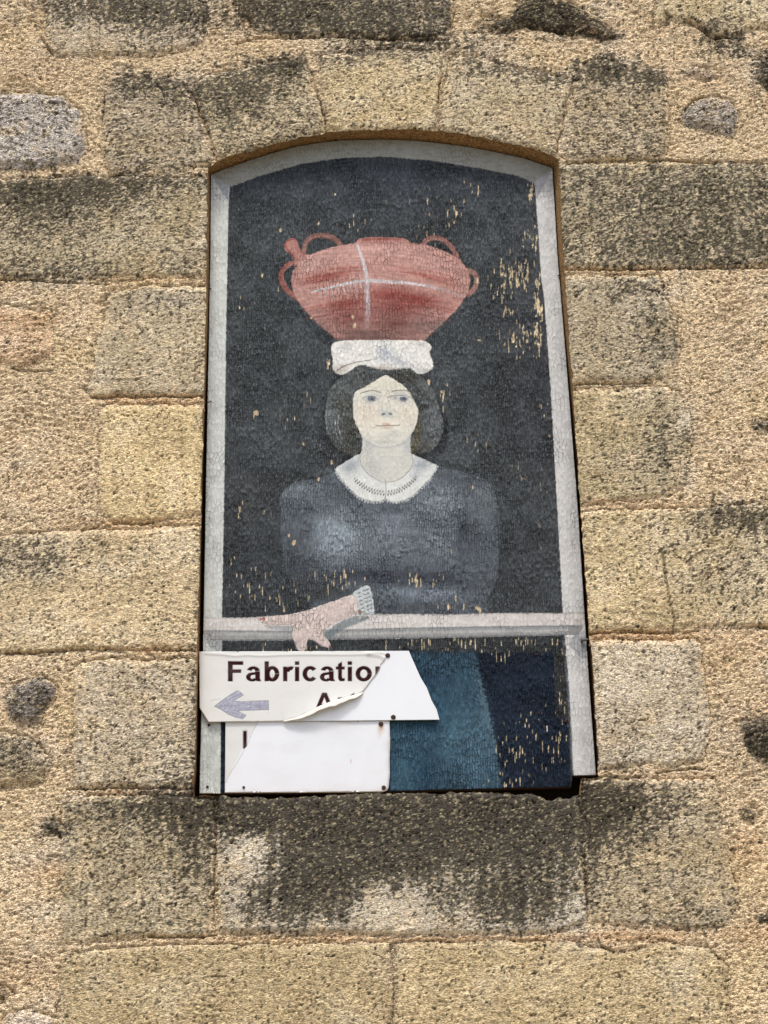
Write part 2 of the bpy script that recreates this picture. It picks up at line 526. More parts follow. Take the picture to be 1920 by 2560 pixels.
PALE = [(1232, 1968, 32, 32, 1.0), (1100, 2008, 160, 9, .8), (900, 2014, 90, 7, .6), (100, 1970, 60, 26, .6), (165, 90, 20, 50, .5), (60, 1850, 70, 50, .4), (1480, 910, 12, 30, .7), (1488, 1030, 10, 40, .6),
        (440, 150, 60, 8, 0), (1330, 1460, 60, 50, .35), (1440, 1450, 40, 40, .3), (960, 130, 6, 20, .6), (535, 1840, 30, 40, .45), (810, 1950, 50, 60, .35), (60, 1360, 60, 24, .4), (280, 215, 20, 40, .4), (300, 410, 8, 60, .4), (160, 440, 10, 70, .3), (440, 470, 10, 110, .35)]
ORANGE = [(320, 864, 130, 12, .9), (1400, 1372, 130, 12, .9), (1290, 1374, 60, 10, .6), (60, 690, 90, 16, .6), (320, 1402, 70, 10, .8), (850, 2025, 520, 9, .7), (1400, 2020, 160, 16, .6), (300, 1130, 150, 12, .7), (560, 45, 40, 60, .25),
          (1500, 620, 200, 60, .0), (90, 1880, 60, 22, .6), (1620, 1840, 50, 60, .5), (1630, 2020, 50, 30, .5), (1530, 170, 60, 20, .4), (1270, 60, 60, 20, .7), (40, 2110, 70, 40, .3), (1500, 1680, 120, 10, .4), (330, 1712, 150, 8, .6),
          (60, 250, 10, 10, 0), (1340, 1088, 160, 10, .5), (330, 604, 190, 10, .4), (1330, 582, 140, 8, .5), (530, 20, 30, 80, .3), (430, 80, 60, 30, .1), (1620, 1400, 120, 60, .25), (1640, 1560, 60, 40, .3), (90, 140, 120, 60, .25)]
CRACKS = [  # narrow breaks in the surface (overview px), width px, depth mm
    ([(1429, 1188), (1436, 1225), (1440, 1250), (1446, 1290), (1450, 1320), (1456, 1340), (1455, 1363)], 2.2, 5),
    ([(10, 1411), (60, 1409), (140, 1404), (180, 1402)], 2.5, 6), ([(180, 1402), (310, 1404), (430, 1406)], 1.6, 3),
    ([(200, 857), (320, 855), (440, 854)], 2.4, 5), ([(1225, 351), (1300, 345), (1400, 344), (1500, 350), (1650, 352)], 1.8, 4),
    ([(1225, 583), (1300, 581), (1420, 580), (1500, 578), (1660, 577)], 2.0, 5), ([(1240, 828), (1330, 829), (1410, 826)], 2.2, 5),
    ([(242, 1129), (270, 1131), (330, 1128)], 2, 4), ([(1270, 1368), (1360, 1364), (1480, 1366), (1510, 1362)], 2.2, 5),
    ([(145, 1706), (250, 1702), (330, 1702), (420, 1703)], 2.2, 5), ([(320, 2023), (420, 2024), (470, 2020)], 2.4, 5),
    ([(463, 1735), (466, 1830), (462, 1920), (464, 2014)], 2.2, 4), ([(1264, 1850), (1266, 1920), (1269, 1985)], 2, 3),
    ([(955, 125), (948, 200), (940, 282)], 2, 4), ([(966, 130), (956, 200), (948, 250)], 1.5, -3), ([(660, 128), (678, 170), (690, 215), (698, 245)], 2, 4), ([(692, 110), (694, 150)], 1.6, 3),
    ([(413, 195), (440, 260), (464, 322)], 1.8, 3), ([(1240, 165), (1232, 200), (1215, 232)], 2.0, 4), ([(225, 208), (222, 240), (222, 260)], 2, 4), ([(340, 185), (352, 205), (356, 225)], 2, 4),
    ([(235, 378), (330, 381), (440, 381)], 2.0, 4), ([(30, 796), (60, 799), (110, 802)], 2.2, 4), ([(130, 610), (170, 612), (235, 613)], 1.8, 4),
    ([(1440, 30), (1444, 48)], 4, 8), ([(1485, 45), (1510, 60), (1540, 78), (1560, 80)], 3, 7), ([(90, 85), (105, 102), (115, 118)], 2.2, 5), ([(1100, 42), (1150, 60), (1240, 75)], 2.4, 5),
    ([(110, 225), (140, 226)], 3, 6), ([(120, 2195), (122, 2175), (128, 2160)], 2, 4), ([(1292, 2028), (1300, 2046), (1325, 2058)], 2, 4), ([(846, 2040), (850, 2130), (848, 2250)], 2.2, 3),
    ([(505, 95), (560, 82), (720, 80), (960, 86)], 2, 4), ([(1420, 1668), (1500, 1660), (1520, 1662)], 2.4, 5), ([(940, 285), (939, 300)], 3, 4), ([(1480, 240), (1495, 216), (1520, 206)], 2, 4),
    ([(950, 75), (830, 84)], 1.5, 3), ([(125, 2058), (150, 2052), (165, 2055)], 2, 3), ([(0, 603), (60, 605), (140, 611)], 2, 4), ([(1625, 1352), (1659, 1356)], 2, 4)]


def blobs(items, X, Y, scale=1920 / 1659):
    f = np.zeros(X.shape)
    for cx, cy, rx, ry, s in items:
        if s == 0:
            continue
        d = ((X / scale - cx) / rx) ** 2 + ((Y / scale - cy) / ry) ** 2
        f += s * np.exp(-np.clip(d, 0, 30) ** 1.3 * .9)
    return f


def grid(x0, x1, z0, z1, sp):
    nx, nz = int((x1 - x0) / sp) + 1, int((z1 - z0) / sp) + 1
    x = np.linspace(x0, x1, nx)
    z = np.linspace(z1, z0, nz)
    gx, gz = np.meshgrid(x, z)
    i = np.arange(nx * nz).reshape(nz, nx)
    q = np.stack([i[1:, :-1], i[1:, 1:], i[:-1, 1:], i[:-1, :-1]], -1).reshape(-1, 4)
    return gx.ravel(), gz.ravel(), q


def wall_look(gx, gz, X, Y):
    """stone/mortar colour and relief at points of the wall; returns colour, outward height (m), region"""
    u, v = gx * 1000, gz * 1000
    w1 = fbm(u / 55, v / 55, 2, 1)
    w2 = fbm(u / 55, v / 55, 2, 11)
    w3 = perlin(u / 11, v / 11, 21)
    w4 = perlin(u / 11, v / 11, 31)
    Xw = X + 9 * w1 + 3.5 * w3
    Yw = Y + 8 * w2 + 3.0 * w4
    vq = v + 5 * perlin(u / 45, v / 45, 131) + .12 * u * perlin(u / 400, v / 300, 132)
    fine = fbm(u / 9.5, vq / 3.9, 2, 3)
    mid = fbm(u / 25, vq / 10, 3, 5)
    lump = fbm(u / 40, vq / 11, 3, 133, .6)
    lmask = ss(-.1, .4, fbm(u / 120, v / 100, 2, 134))
    big = fbm(u / 120, v / 90, 3, 8)
    spk = fbm(u / 11, vq / 5.2, 3, 14, .6)
    spk2 = fbm(u / 28, vq / 15, 3, 18, .6)
    strk = fbm(u / 16, v / 170, 2, 25)
    pit = perlin(u / 9, v / 7, 41)
    # mortar
    n = len(X)
    reg = np.zeros(n, int)
    hm = -1.0 + 2.4 * big + 3.0 * mid + 3.6 * lmask * (ss(.0, .22, lump) - .5)
    h = hm.copy()
    mort = lin((223, 200, 165)) + (.5 * big + .25 * spk2)[:, None] * np.array([.10, .10, .11])
    yel = ss(-.1, .5, fbm(u / 200, v / 160, 2, 51))[:, None]
    mort = mort * (1 - .6 * yel) + .6 * yel * lin((224, 200, 156))
    colr = mort.copy()
    st = np.full(n, .02)
    relief = np.full(n, 1.25)
    smooth_ = np.full(n, 1.25)
    edged = np.full(n, 60.0)
    k = 1920 / 1659
    for si, (poly, c, pr, stn, kind) in enumerate(ST):
        P = np.array(poly, float) * k
        lo, hi = P.min(0) - 40, P.max(0) + 40
        ix = np.flatnonzero((Xw > lo[0]) & (Xw < hi[0]) & (Yw > lo[1]) & (Yw < hi[1]))
        if len(ix) == 0:
            continue
        d, _ = seg_dist(P, Xw[ix], Yw[ix])
        m = d < 0
        im = ix[m]
        dm = -d[m]
        reg[im] = si + 1
        rnd = 14 if kind == 'b' else 22
        prof = ss(0, rnd, dm)
        if kind == 'b':
            h[im] = -1.6 + (pr * .7 + 1.6) * prof + (1.5 * mid[im] + 1.8 * big[im] + 2.0 * lmask[im] * (ss(.1, .3, lump[im]) - .3))
        else:
            h[im] = (-3.0 + (pr + 3) * prof + 4.5 * mid[im] + 3 * big[im])
            relief[im] = 1.7
        tn = .93 + .16 * _ga[(si * 37) % 256] / 6.283
        base = (lin(c) * np.array([1.22, 1.23, 1.50]) * .84 + .16 * lin((222, 200, 166))) * tn
        vv = (1 + .35 * big[im] + .30 * spk2[im])[:, None]
        cc = base * vv
        al = ss(0, 6, dm + 5 * spk2[im])[:, None]
        al = al * (1 - .5 * ss(.2, .45, w1[im] + .6 * spk2[im] + .25 * (1 - ss(0, 40, dm))))[:, None]
        gs = ss(-.25, .35, perlin(u[im] / 130 + si * 3.7, v[im] / 90 + si, 111))
        smooth_[im] = (.45 + .65 * gs) * (.50 if si in (22, 23, 19, 21) else .66)
        if si in (22, 23):
            colr[im] *= np.array([.70, .72, .71]) * (1.0 if si == 22 else .93)
        gout = (~m) & (d < 9)
        gi = ix[gout]
        h[gi] -= (3.6 * np.exp(-((d[gout] - 3) / 3.2) ** 2) * ss(-.25, .25, perlin(u[gi] / 60, v[gi] / 60, 112) + .25))
        colr[gi] *= (1 - .22 * np.exp(-((d[gout] - 3) / 3.0) ** 2))[:, None]
        colr[im] = colr[im] * (1 - al) + cc * al
        st[im] = st[im] * (1 - al[:, 0]) + stn * al[:, 0]
        edged[ix] = np.minimum(edged[ix], np.abs(d))
    # cracks and joints
    for pts, wd, dep in CRACKS:
        P = np.array(pts, float) * k
        lo, hi = P.min(0) - 12, P.max(0) + 12
        xx, yy = X + 3 * w3 + 3 * w1, Y + 2.5 * w4 + 3 * w2
        ix = np.flatnonzero((xx > lo[0]) & (xx < hi[0]) & (yy > lo[1]) & (yy < hi[1]))
        d, _ = seg_dist(P, xx[ix], yy[ix], closed=False)
        a = 1 - ss(wd * .5, wd * 1.7, d)
        a = a * ss(-.55, .1, mid[ix] + .2)
        h[ix] -= dep * 1.3 * a
        colr[ix] *= (1 - .45 * a * (dep > 0))[:, None]
    # voids at joints
    bl_ = blobs(STAIN, X + 26 * w1 + 18 * mid, Y + 20 * w2 + 14 * spk2)
    st = st + bl_ * .93
    st = st + (.08 + .5 * np.clip(bl_, 0, 1.0)) * strk + .10 * big
    pale = np.clip(blobs(PALE, X + 12 * w1, Y + 12 * w2), 0, 1)
    org = np.clip(blobs(ORANGE, X + 10 * w1, Y + 6 * w2), 0, 1) * ss(-.6, .2, mid + .2)
    colr = colr * (1 - .75 * org[:, None]) + .75 * org[:, None] * lin((200, 160, 116))
    colr = colr * (1 - .7 * pale[:, None]) + .7 * pale[:, None] * lin((228, 218, 196))
    # lichen: dark crust with light gaps
    wide = .14 * (1 - ss(450, 800, Y)) + .05 * ss(1000, 1700, X) + .03
    st = st + wide * (reg > 0)
    dk = ss(.42, .64, st * 1.05 + .98 * spk + .75 * spk2 + .35 * perlin(u / 4.6, v / 3.4, 15))
    dcol = lin((66, 60, 48)) * (1 + .3 * mid)[:, None]
    vd = ss(.75, 1.2, st)[:, None]
    dcol = dcol * (1 - vd) + vd * lin((37, 33, 27))
    colr = colr * (1 - .9 * dk[:, None]) + .9 * dk[:, None] * dcol
    gy = ss(.05, .6, st + .5 * big)[:, None]
    gl = colr.mean(1, keepdims=True) * np.array([1.02, .97, .86])
    colr = colr * (1 - .3 * gy) + .3 * gy * gl
    # cream lichen specks
    cr = ss(.26, .5, fbm(u / 13, v / 9, 2, 61) - .15 * spk) * (reg > 0) * (1 - .6 * ss(.7, 1.1, st))
    colr = colr * (1 - .6 * cr[:, None]) + .6 * cr[:, None] * lin((228, 212, 166))
    # small pits
    pcl = fbm(u / 70, v / 70, 2, 71)
    pt = ss(.57, .66, pit + .4 * mid + .2 * spk) * ss(-.3, .3, pcl + .1)
    pt = np.maximum(pt, ss(.60, .68, perlin(u / 5.6, v / 4.6, 42) + .3 * pcl))
    pt = np.maximum(pt, ss(.66, .74, perlin(u / 16, v / 11, 43) + .25 * spk) * ss(-.1, .3, -pcl + .2))
    h -= 4.0 * pt
    pt = pt * ss(-.45, .2, perlin(u / 45, v / 30, 141))
    colr *= (1 - .66 * pt)[:, None]
    # warm brown shade of the hollows, painted into the colour
    hol_shade = (ss(.0, .5, -fine - .4 * spk) * .5 + .35 * ss(.05, .4, -lump) * lmask)[:, None]
    colr = colr * (1 - hol_shade * np.array([.22, .34, .46]))
    # fine grain
    gr = fine + .6 * spk
    colr *= np.clip(1 + .36 * gr * smooth_, .25, 2)[:, None]
    fl = ss(.30, .42, fbm(u / 7, v / 5, 2, 101) + .2 * spk2) * dk * .9
    colr = colr * (1 - .55 * fl[:, None]) + .55 * fl[:, None] * lin((206, 192, 154))
    h += relief * smooth_ * (1.7 * fine + 1.8 * spk) + .7 * perlin(u / 3.6, v / 3.0, 81)
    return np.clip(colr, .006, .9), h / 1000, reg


# ------------------------------------------------------------------ the wall
wall = thing('stone_wall', 'old limestone block wall with pinkish mortar and dark lichen around an arched window recess', 'wall')
corn = [unproj(a, b) for a, b in ((-60, -60), (1980, -60), (-60, 2620), (1980, 2620))]
WX0 = min(c[0] for c in corn)
WX1 = max(c[0] for c in corn)
WZ0 = min(c[2] for c in corn)
WZ1 = max(c[2] for c in corn)
gx, gz, q = grid(WX0, WX1, WZ0, WZ1, .0026)
SPX = 2.6 / .907
X, Y = proj(gx, 0 * gx, gz)
# ragged arris of the opening
OP = np.array(OPEN, float)
low = ss(1000, 1500, OP[:, 1]) * (OP[:, 1] < 1960)
OP[:, 0] += np.where(OP[:, 0] > 960, 7.0 * low, -4.0 * low)
rs = np.random.RandomState(3)
OPD = []
for i in range(len(OP)):
    a, b = OP[i], OP[(i + 1) % len(OP)]
    m = max(1, int(np.hypot(*(b - a)) / 7))
    for j in range(m):
        OPD.append(a + (b - a) * j / m)
OPD = np.array(OPD)
nrm = np.roll(OPD, -1, 0) - np.roll(OPD, 1, 0)
nrm = np.stack([nrm[:, 1], -nrm[:, 0]], 1) / (np.hypot(nrm[:, 0], nrm[:, 1])[:, None] + 1e-9)
jit = perlin(OPD[:, 0] / 23, OPD[:, 1] / 23, 5) * 3.2 + perlin(OPD[:, 0] / 9, OPD[:, 1] / 9, 6) * 2.2
sill = (OPD[:, 1] > 1975)
jit = np.where(sill, jit * 1.6, jit)
OPS = OPD + nrm * (perlin(OPD[:, 0] / 60, OPD[:, 1] / 60, 5) * 2.5)[:, None]
OPD = OPD + nrm * jit[:, None]
ix = np.flatnonzero((X > 450) & (X < 1530) & (Y > 290) & (Y < 2035))
dO = np.full(len(X), 500.0)
d_, qx_, qy_ = seg_dist(OPD, X[ix], Y[ix], near=True)
dO[ix] = d_
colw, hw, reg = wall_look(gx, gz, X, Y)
# snap the vertices next to the arris onto it
sn = ix[np.abs(d_) < .62 * SPX]
ks = np.abs(d_) < .62 * SPX
for i_, (a, b) in zip(sn, zip(qx_[ks], qy_[ks])):
    p = unproj(a, b)
    gx[i_], gz[i_] = p[0], p[2]
dO[sn] = 0
near = np.clip(1 - dO / 16, 0, 1)
hw = hw - .006 * near ** 2 * (dO >= 0) + .0025 * near * perlin(gx * 90, gz * 90, 91)
inside = dO < 0
arf = lambda x, y: .003 + .0022 * perlin(x / 31, y / 31, 92)
yw = -hw
yw[sn] = arf(X[sn], Y[sn])
co = np.stack([gx, yw, gz], 1)
keep = dO[q].min(1) > -1e-6
q = q[keep]
# piece each quad belongs to: its outermost corner decides
am = dO[q].argmax(1)
qreg = reg[q[np.arange(len(q)), am]]
names = {0: 'mortar'}
for si, s in enumerate(ST):
    names[si + 1] = 'stone_block' if s[4] == 'b' else 'rubble_stone'
wm = {0: M_WALL}
for si, s_ in enumerate(ST):
    wm[si + 1] = M_STONE if s_[4] == 'b' else M_RUBBLE
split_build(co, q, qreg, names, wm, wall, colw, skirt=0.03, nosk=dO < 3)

# the sides of the recess
RW = []
gb, bqx, bqy = seg_dist(BOARD, OPS[:, 0], OPS[:, 1], near=True)
ex, ey = OPS[:, 0] - bqx, OPS[:, 1] - bqy
el = np.hypot(ex, ey) + 1e-6
mg = 3.0 + 7.5 * ss(700, 1300, OPD[:, 1])          # gap left beside the board, photo pixels
QX, QY = bqx + ex / el * mg, bqy + ey / el * mg
for j, yy in enumerate((0, .005, .012, .025, .045, .075, .132)):
    row = []
    for i_ in range(len(OPD)):
        a, b = OPD[i_] * (1 - min(j / 2, 1)) + OPS[i_] * min(j / 2, 1)
        y0 = arf(np.array([a]), np.array([b]))[0] - .0012
        k_ = .0010 * perlin(np.array([a / 17 + j * 3.1]), np.array([b / 17]), 93)[0] if 0 < j < 4 else 0
        if b < 1930:
            t = min(yy / .045, 1.0)
            p0 = unproj(a, b, 0.0)
            p1 = unproj(QX[i_], QY[i_], .045)
            p = p0 + (p1 - p0) * t
        else:
            p = unproj(a, b, 0.0)
        row.append((p[0] + k_, y0 * (1 - min(yy / .045, 1)) + yy, p[2] + k_))
    RW.append(row)
RW = np.array(RW)
nn_ = len(OPD)
ii = np.arange(nn_)
rq = np.concatenate([np.stack([j * nn_ + ii, j * nn_ + (ii + 1) % nn_, (j + 1) * nn_ + (ii + 1) % nn_, (j + 1) * nn_ + ii], 1) for j in range(6)])
rp = RW.reshape(-1, 3)
s_ = rp[:, 0] * 1000 + rp[:, 2] * 700
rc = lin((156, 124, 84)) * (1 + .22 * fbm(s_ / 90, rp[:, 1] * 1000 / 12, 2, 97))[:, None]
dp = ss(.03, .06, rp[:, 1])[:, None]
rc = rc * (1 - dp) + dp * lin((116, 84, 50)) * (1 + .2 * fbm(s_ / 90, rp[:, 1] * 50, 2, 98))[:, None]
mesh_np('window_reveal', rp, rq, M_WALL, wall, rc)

# rest of the wall, outside the photograph
def surround(x0, x1, z0, z1):
    a, b, qq = grid(x0, x1, z0, z1, .045)
    u, v = a * 1000, b * 1000
    bw = 560
    row = np.floor(v / 320)
    fx = (u / bw + .5 * (row % 2)) % 1
    fy = (v / 320) % 1
    jt = (np.minimum(fx, 1 - fx) * bw < 24) | (np.minimum(fy, 1 - fy) * 320 < 24)
    c = np.where(jt[:, None], lin((205, 172, 134)), lin((172, 156, 116)))
    c = c * (1 + .35 * fbm(u / 300, v / 200, 3, 4) + .3 * perlin(u / 90, v / 90, 9))[:, None]
    yy = np.where(jt, .004, -.002) + .003 * perlin(u / 90, v / 90, 33)
    return np.stack([a, yy, b], 1), qq, np.clip(c, .02, .8)


sco, sq, scl, off = [], [], [], 0
for box in ((-4.5, WX0, 0, 6.6), (WX1, 4.5, 0, 6.6), (WX0, WX1, 0, WZ0), (WX0, WX1, WZ1, 6.6)):
    a, b, c = surround(*box)
    sco.append(a)
    sq.append(b + off)
    scl.append(c)
    off += len(a)
o = mesh_np('outer_masonry', np.concatenate(sco), np.concatenate(sq), M_WALL, wall, np.concatenate(scl))
# back of the recess
bx = [unproj(430, 280)[0], unproj(1540, 280)[0]]
bz = [unproj(900, 2050)[2], unproj(900, 270)[2]]
mesh_np('recess_back', [(bx[0], .132, bz[0]), (bx[1], .132, bz[0]), (bx[1], .132, bz[1]), (bx[0], .132, bz[1])], [(0, 1, 2, 3)], M_BLACK, wall)

g = mesh_np('ground', [(-30, -40, 0), (30, -40, 0), (30, .5, 0), (-30, .5, 0)], [(0, 1, 2, 3)], M_GROUND)
g['kind'] = 'structure'


# ------------------------------------------------------------------ flat painted or printed sheets
class Sheet:
    def __init__(s, outline, yp, sp, hole=None):
        s.yp = yp
        s.outline = np.array(outline, float)
        W = np.array([unproj(a, b, yp) for a, b in outline])
        s.gx, s.gz, s.q = grid(W[:, 0].min() - sp, W[:, 0].max() + sp, W[:, 2].min() - sp, W[:, 2].max() + sp, sp)
        s.X, s.Y = proj(s.gx, yp + 0 * s.gx, s.gz)
        d, qx, qy = seg_dist(s.outline, s.X, s.Y, near=True)
        spx = sp / .000907
        k = np.abs(d) < .6 * spx
        # snap border vertices
        for i_, a, b in zip(np.flatnonzero(k), qx[k], qy[k]):
            p = unproj(a, b, yp)
            s.gx[i_], s.gz[i_] = p[0], p[2]
            s.X[i_], s.Y[i_] = a, b
        d[k] = 0
        s.d = d
        keep = d[s.q].max(1) <= 0
        if hole is not None:
            for hp in hole:
                dh, _ = seg_dist(hp, s.X, s.Y)
                keep &= ~(dh[s.q].max(1) < -8)
        s.q = s.q[keep]
        s.n = len(s.X)
        s.col = np.zeros((s.n, 3))
        s.reg = np.zeros(s.n, int)
        s.h = np.zeros(s.n)
        s.u, s.v = s.gx * 1000, s.gz * 1000
        s.wx = 1.3 * perlin(s.u / 7, s.v / 7, 2)
        s.wy = 1.3 * perlin(s.u / 7, s.v / 7, 12)

    def sub(s, P, pad):
        P = np.asarray(P)
        lo, hi = P.min(0) - pad, P.max(0) + pad
        return np.flatnonzero((s.X > lo[0]) & (s.X < hi[0]) & (s.Y > lo[1]) & (s.Y < hi[1]))

    def mix(s, ix, a, c):
        c = lin(c) if not isinstance(c, np.ndarray) else c
        s.col[ix] = s.col[ix] * (1 - a[:, None]) + c * a[:, None]

    def poly(s, P, c, alpha=1.0, soft=1.4, reg=None, curve=5, wob=1.0, mask=None):
        P = spline(P, curve) if curve else np.array(P, float)
        ix = s.sub(P, soft + 4)
        d, _ = seg_dist(P, s.X[ix] + wob * s.wx[ix], s.Y[ix] + wob * s.wy[ix])
        a = alpha * (1 - ss(-soft, soft, d))
        if mask is not None:
            a = a * mask[ix]
        if c is not None:
            s.mix(ix, a, c)
        if reg is not None:
            s.reg[ix[d < 0]] = reg
        return ix, d

    def stroke(s, P, wd, c, alpha=1.0, soft=1.0, reg=None, curve=5, w2=None, fade=0, wob=.6, mask=None):
        P = spline(P, curve, False) if curve else np.array(P, float)
        wm = max(wd, w2 or 0)
        ix = s.sub(P, wm + soft + 4)
        d, t = seg_dist(P, s.X[ix] + wob * s.wx[ix], s.Y[ix] + wob * s.wy[ix], closed=False)
        ww = wd / 2 + ((w2 - wd) / 2 * t if w2 is not None else 0)
        a = alpha * (1 - ss(-soft, soft, d - ww))
        if fade:
            a = a * (1 - ss(1 - fade, 1, t)) if fade > 0 else a * ss(0, -fade, t)
        if mask is not None:
            a = a * mask[ix]
        s.mix(ix, a, c)
        if reg is not None:
            s.reg[ix[d - ww < 0]] = reg

    def blob(s, cx, cy, rx, ry, c, alpha=1.0, ang=0.0, regs=None, pw=1.0):
        m = max(rx, ry) * 2.2
        ix = s.sub([(cx - m, cy - m), (cx + m, cy + m)], 0)
        ca, sa = math.cos(rad(ang)), math.sin(rad(ang))
        dx, dy = s.X[ix] - cx, s.Y[ix] - cy
        d = ((dx * ca + dy * sa) / rx) ** 2 + ((-dx * sa + dy * ca) / ry) ** 2
        a = alpha * np.exp(-d ** pw)
        if regs is not None:
            a = a * np.isin(s.reg[ix], regs)
        s.mix(ix, a, c)

    def dot(s, cx, cy, r, c, alpha=1.0, soft=.8, ry=None, ang=0):
        ry = ry or r
        ix = s.sub([(cx - max(r, ry), cy - max(r, ry)), (cx + max(r, ry), cy + max(r, ry))], 3)
        ca, sa = math.cos(rad(ang)), math.sin(rad(ang))
        dx, dy = s.X[ix] - cx, s.Y[ix] - cy
        d = np.sqrt(((dx * ca + dy * sa) / r) ** 2 + ((-dx * sa + dy * ca) / ry) ** 2)
        k = min(r, ry)
        s.mix(ix, alpha * (1 - ss(-soft, soft, (d - 1) * k)), c)

    def build(s, names, mat, parent, skirt=0.0, labels=None):
        co = np.stack([s.gx, s.yp - s.h, s.gz], 1)
        qr = s.reg[s.q]
        qreg = np.max(qr[:, :2], 1)
        # majority-ish: take the value most corners share
        qs = np.sort(qr, 1)
        qreg = np.where(qs[:, 1] == qs[:, 2], qs[:, 1], qreg)
        return split_build(co, s.q, qreg, names, mat, parent, np.clip(s.col * .84, .003, .9), skirt, labels)


SIGN_UP = P7([(47, 75), (1405, 70), (1440, 150), (1480, 240), (1522, 310), (1552, 390), (1585, 450), (1603, 515), (107, 530), (50, 440)])
SIGN_LO = P7([(217, 524), (1280, 520), (1281, 560), (1284, 650), (1280, 780), (1281, 880), (1272, 960), (1262, 975), (1232, 984), (700, 988), (213, 990)])

BO = Sheet(BOARD, YB, .0017, hole=[SIGN_UP, SIGN_LO])
R_BG, R_FR, R_RAIL, R_POT, R_CLOTH, R_HAIR, R_FACE, R_COL, R_DRESS, R_HAND, R_CUFF, R_SKIRT = range(12)
u, v = BO.u, BO.v
big = fbm(u / 110, v / 140, 3, 4)
med = fbm(u / 26, v / 40, 3, 6)
str_ = fbm(u / 4, v / 40, 2, 9)
fle = fbm(u / 4.5, v / 9, 2, 13)
# background greys
BO.col[:] = lin((77, 82, 85)) * (1 + .22 * big + .2 * med + .3 * str_)[:, None]
BO.blob(960, 440, 420, 90, (58, 64, 74), .6)
BO.blob(1340, 900, 90, 260, (60, 60, 66), .5)
BO.blob(620, 1400, 130, 200, (56, 60, 64), .6)
BO.blob(700, 760, 200, 120, (78, 84, 86), .35)
BO.blob(620, 1250, 70, 60, (82, 84, 84), .3)
BO.blob(1320, 1420, 90, 140, (62, 64, 68), .5)
# dark halo round the hair
BO.poly(P2([(480, 180), (200, 380), (120, 620), (110, 900), (180, 1080), (330, 1230), (260, 1330), (900, 1300), (1400, 1280), (1330, 1180), (1480, 1080), (1560, 880), (1500, 600), (1380, 380), (1230, 240)]), (48, 51, 54), .75, 14)
BO.poly(P2([(1490, 740), (1560, 800), (1560, 1100), (1440, 1190), (1390, 1120), (1480, 980)]), (40, 42, 46), .6, 6)
BO.poly(P1([(130, 280), (60, 380), (120, 540), (420, 860), (520, 870), (200, 560)]), (54, 60, 66), .5, 7)
# below the rail
BO.poly([(540, 1590), (1440, 1580), (1440, 1990), (540, 1990)], (60, 64, 66), .9, 3, curve=0)
BO.poly(P4([(920, 318), (1500, 318), (1510, 560), (1560, 600), (1572, 900), (100, 900), (105, 600), (880, 560)]), (30, 41, 56), 1, 2.5, curve=0)
BO.poly(P4([(1500, 330), (1552, 330), (1566, 590), (1510, 590)]), (56, 58, 60), .9, 2, curve=0)
BO.poly(P4([(900, 316), (1175, 322), (1190, 400), (1212, 470), (1232, 560), (1258, 680), (1272, 780), (1282, 884), (818, 892), (822, 600), (1010, 598)]), (56, 82, 98), 1, 13, reg=R_SKIRT, curve=0, wob=4)
m = (BO.reg == R_SKIRT)
sk = fbm(BO.X / 14, BO.Y / 60, 3, 44)
BO.col[m] *= (1 + .35 * sk[m])[:, None]
for cx, cy, rx, ry, c, a, an in [(1190, 1880, 50, 90, (96, 128, 146), .55, 0), (1225, 1760, 18, 120, (104, 128, 140), .5, -6), (1205, 1690, 14, 90, (96, 116, 128), .5, -4), (1010, 1900, 40, 90, (70, 108, 128), .45, 0),
                            (1080, 1790, 60, 60, (60, 98, 122), .4, 0), (1050, 1700, 60, 50, (36, 62, 82), .6, 0), (1060, 1930, 30, 60, (34, 62, 84), .5, 0), (1130, 1850, 24, 40, (92, 126, 142), .4, 20), (1010, 1660, 20, 24, (50, 66, 80), .5, 0)]:
    BO.blob(cx, cy, rx, ry, c, a, an, regs=[R_SKIRT])
# white painted frame
outer_in = P5([(325, 510), (600, 410), (950, 310), (1300, 258), (1659, 248)]) + P6([(400, 280), (800, 345), (1150, 410), (1295, 472), (1307, 520), (1360, 1313)]) + \
    [(1360, 741), (1375, 944), (1393.8, 1280), (1407, 1533), (1412, 1587), (1422.4, 1719), (1432.6, 1920), (1434, 1990), (551, 1990), (552, 1806), (555, 1600), (555, 1539), (561, 1200), (565, 856), (568, 700), (571, 522)]
P = np.array(outer_in)
d, _ = seg_dist(P, BO.X + .9 * BO.wx, BO.Y + .9 * BO.wy)
a = ss(-1.2, 1.2, d)
fc = np.ones((BO.n, 1)) * lin((211, 216, 211))
tdir = (BO.Y < 470 + (BO.X - 960) ** 2 * .00004) & (d > 0)
topm = 1 - ss(455, 520, BO.Y + 30 * ((BO.X - 960) / 400) ** 2 * 0)
fc = fc * (1 + .10 * med + .06 * big)[:, None]
rt = ss(1000, 1400, BO.X)[:, None]
fc = fc * (1 - rt) + rt * lin((212, 212, 210)) * (1 + .08 * med)[:, None]
BO.col = BO.col * (1 - a[:, None]) + fc * a[:, None]
BO.reg[d > 0] = R_FR
arch = P5([(150, 380), (500, 255), (900, 140), (1300, 90), (1700, 80)]) + P6([(500, 120), (900, 180), (1250, 260), (1500, 330), (1290, 480), (1100, 415), (700, 345), (300, 285), (0, 262)]) + P5([(1300, 268), (950, 318), (600, 420), (330, 515), (230, 450)])
am_ = (BO.reg == R_FR).astype(float)
BO.poly(arch, (152, 154, 148), .92, 2, curve=0, mask=am_)
dirt = ss(.0, .5, fbm(u / 22, v / 9, 3, 77)) * (BO.Y < 470) * am_ * a
BO.col = BO.col * (1 - .35 * dirt[:, None]) + .35 * dirt[:, None] * lin((112, 108, 86))
BO.poly(P5([(165, 405), (322, 500), (318, 640), (250, 540)]), (160, 166, 176), .8, 1.5, curve=0, mask=am_)
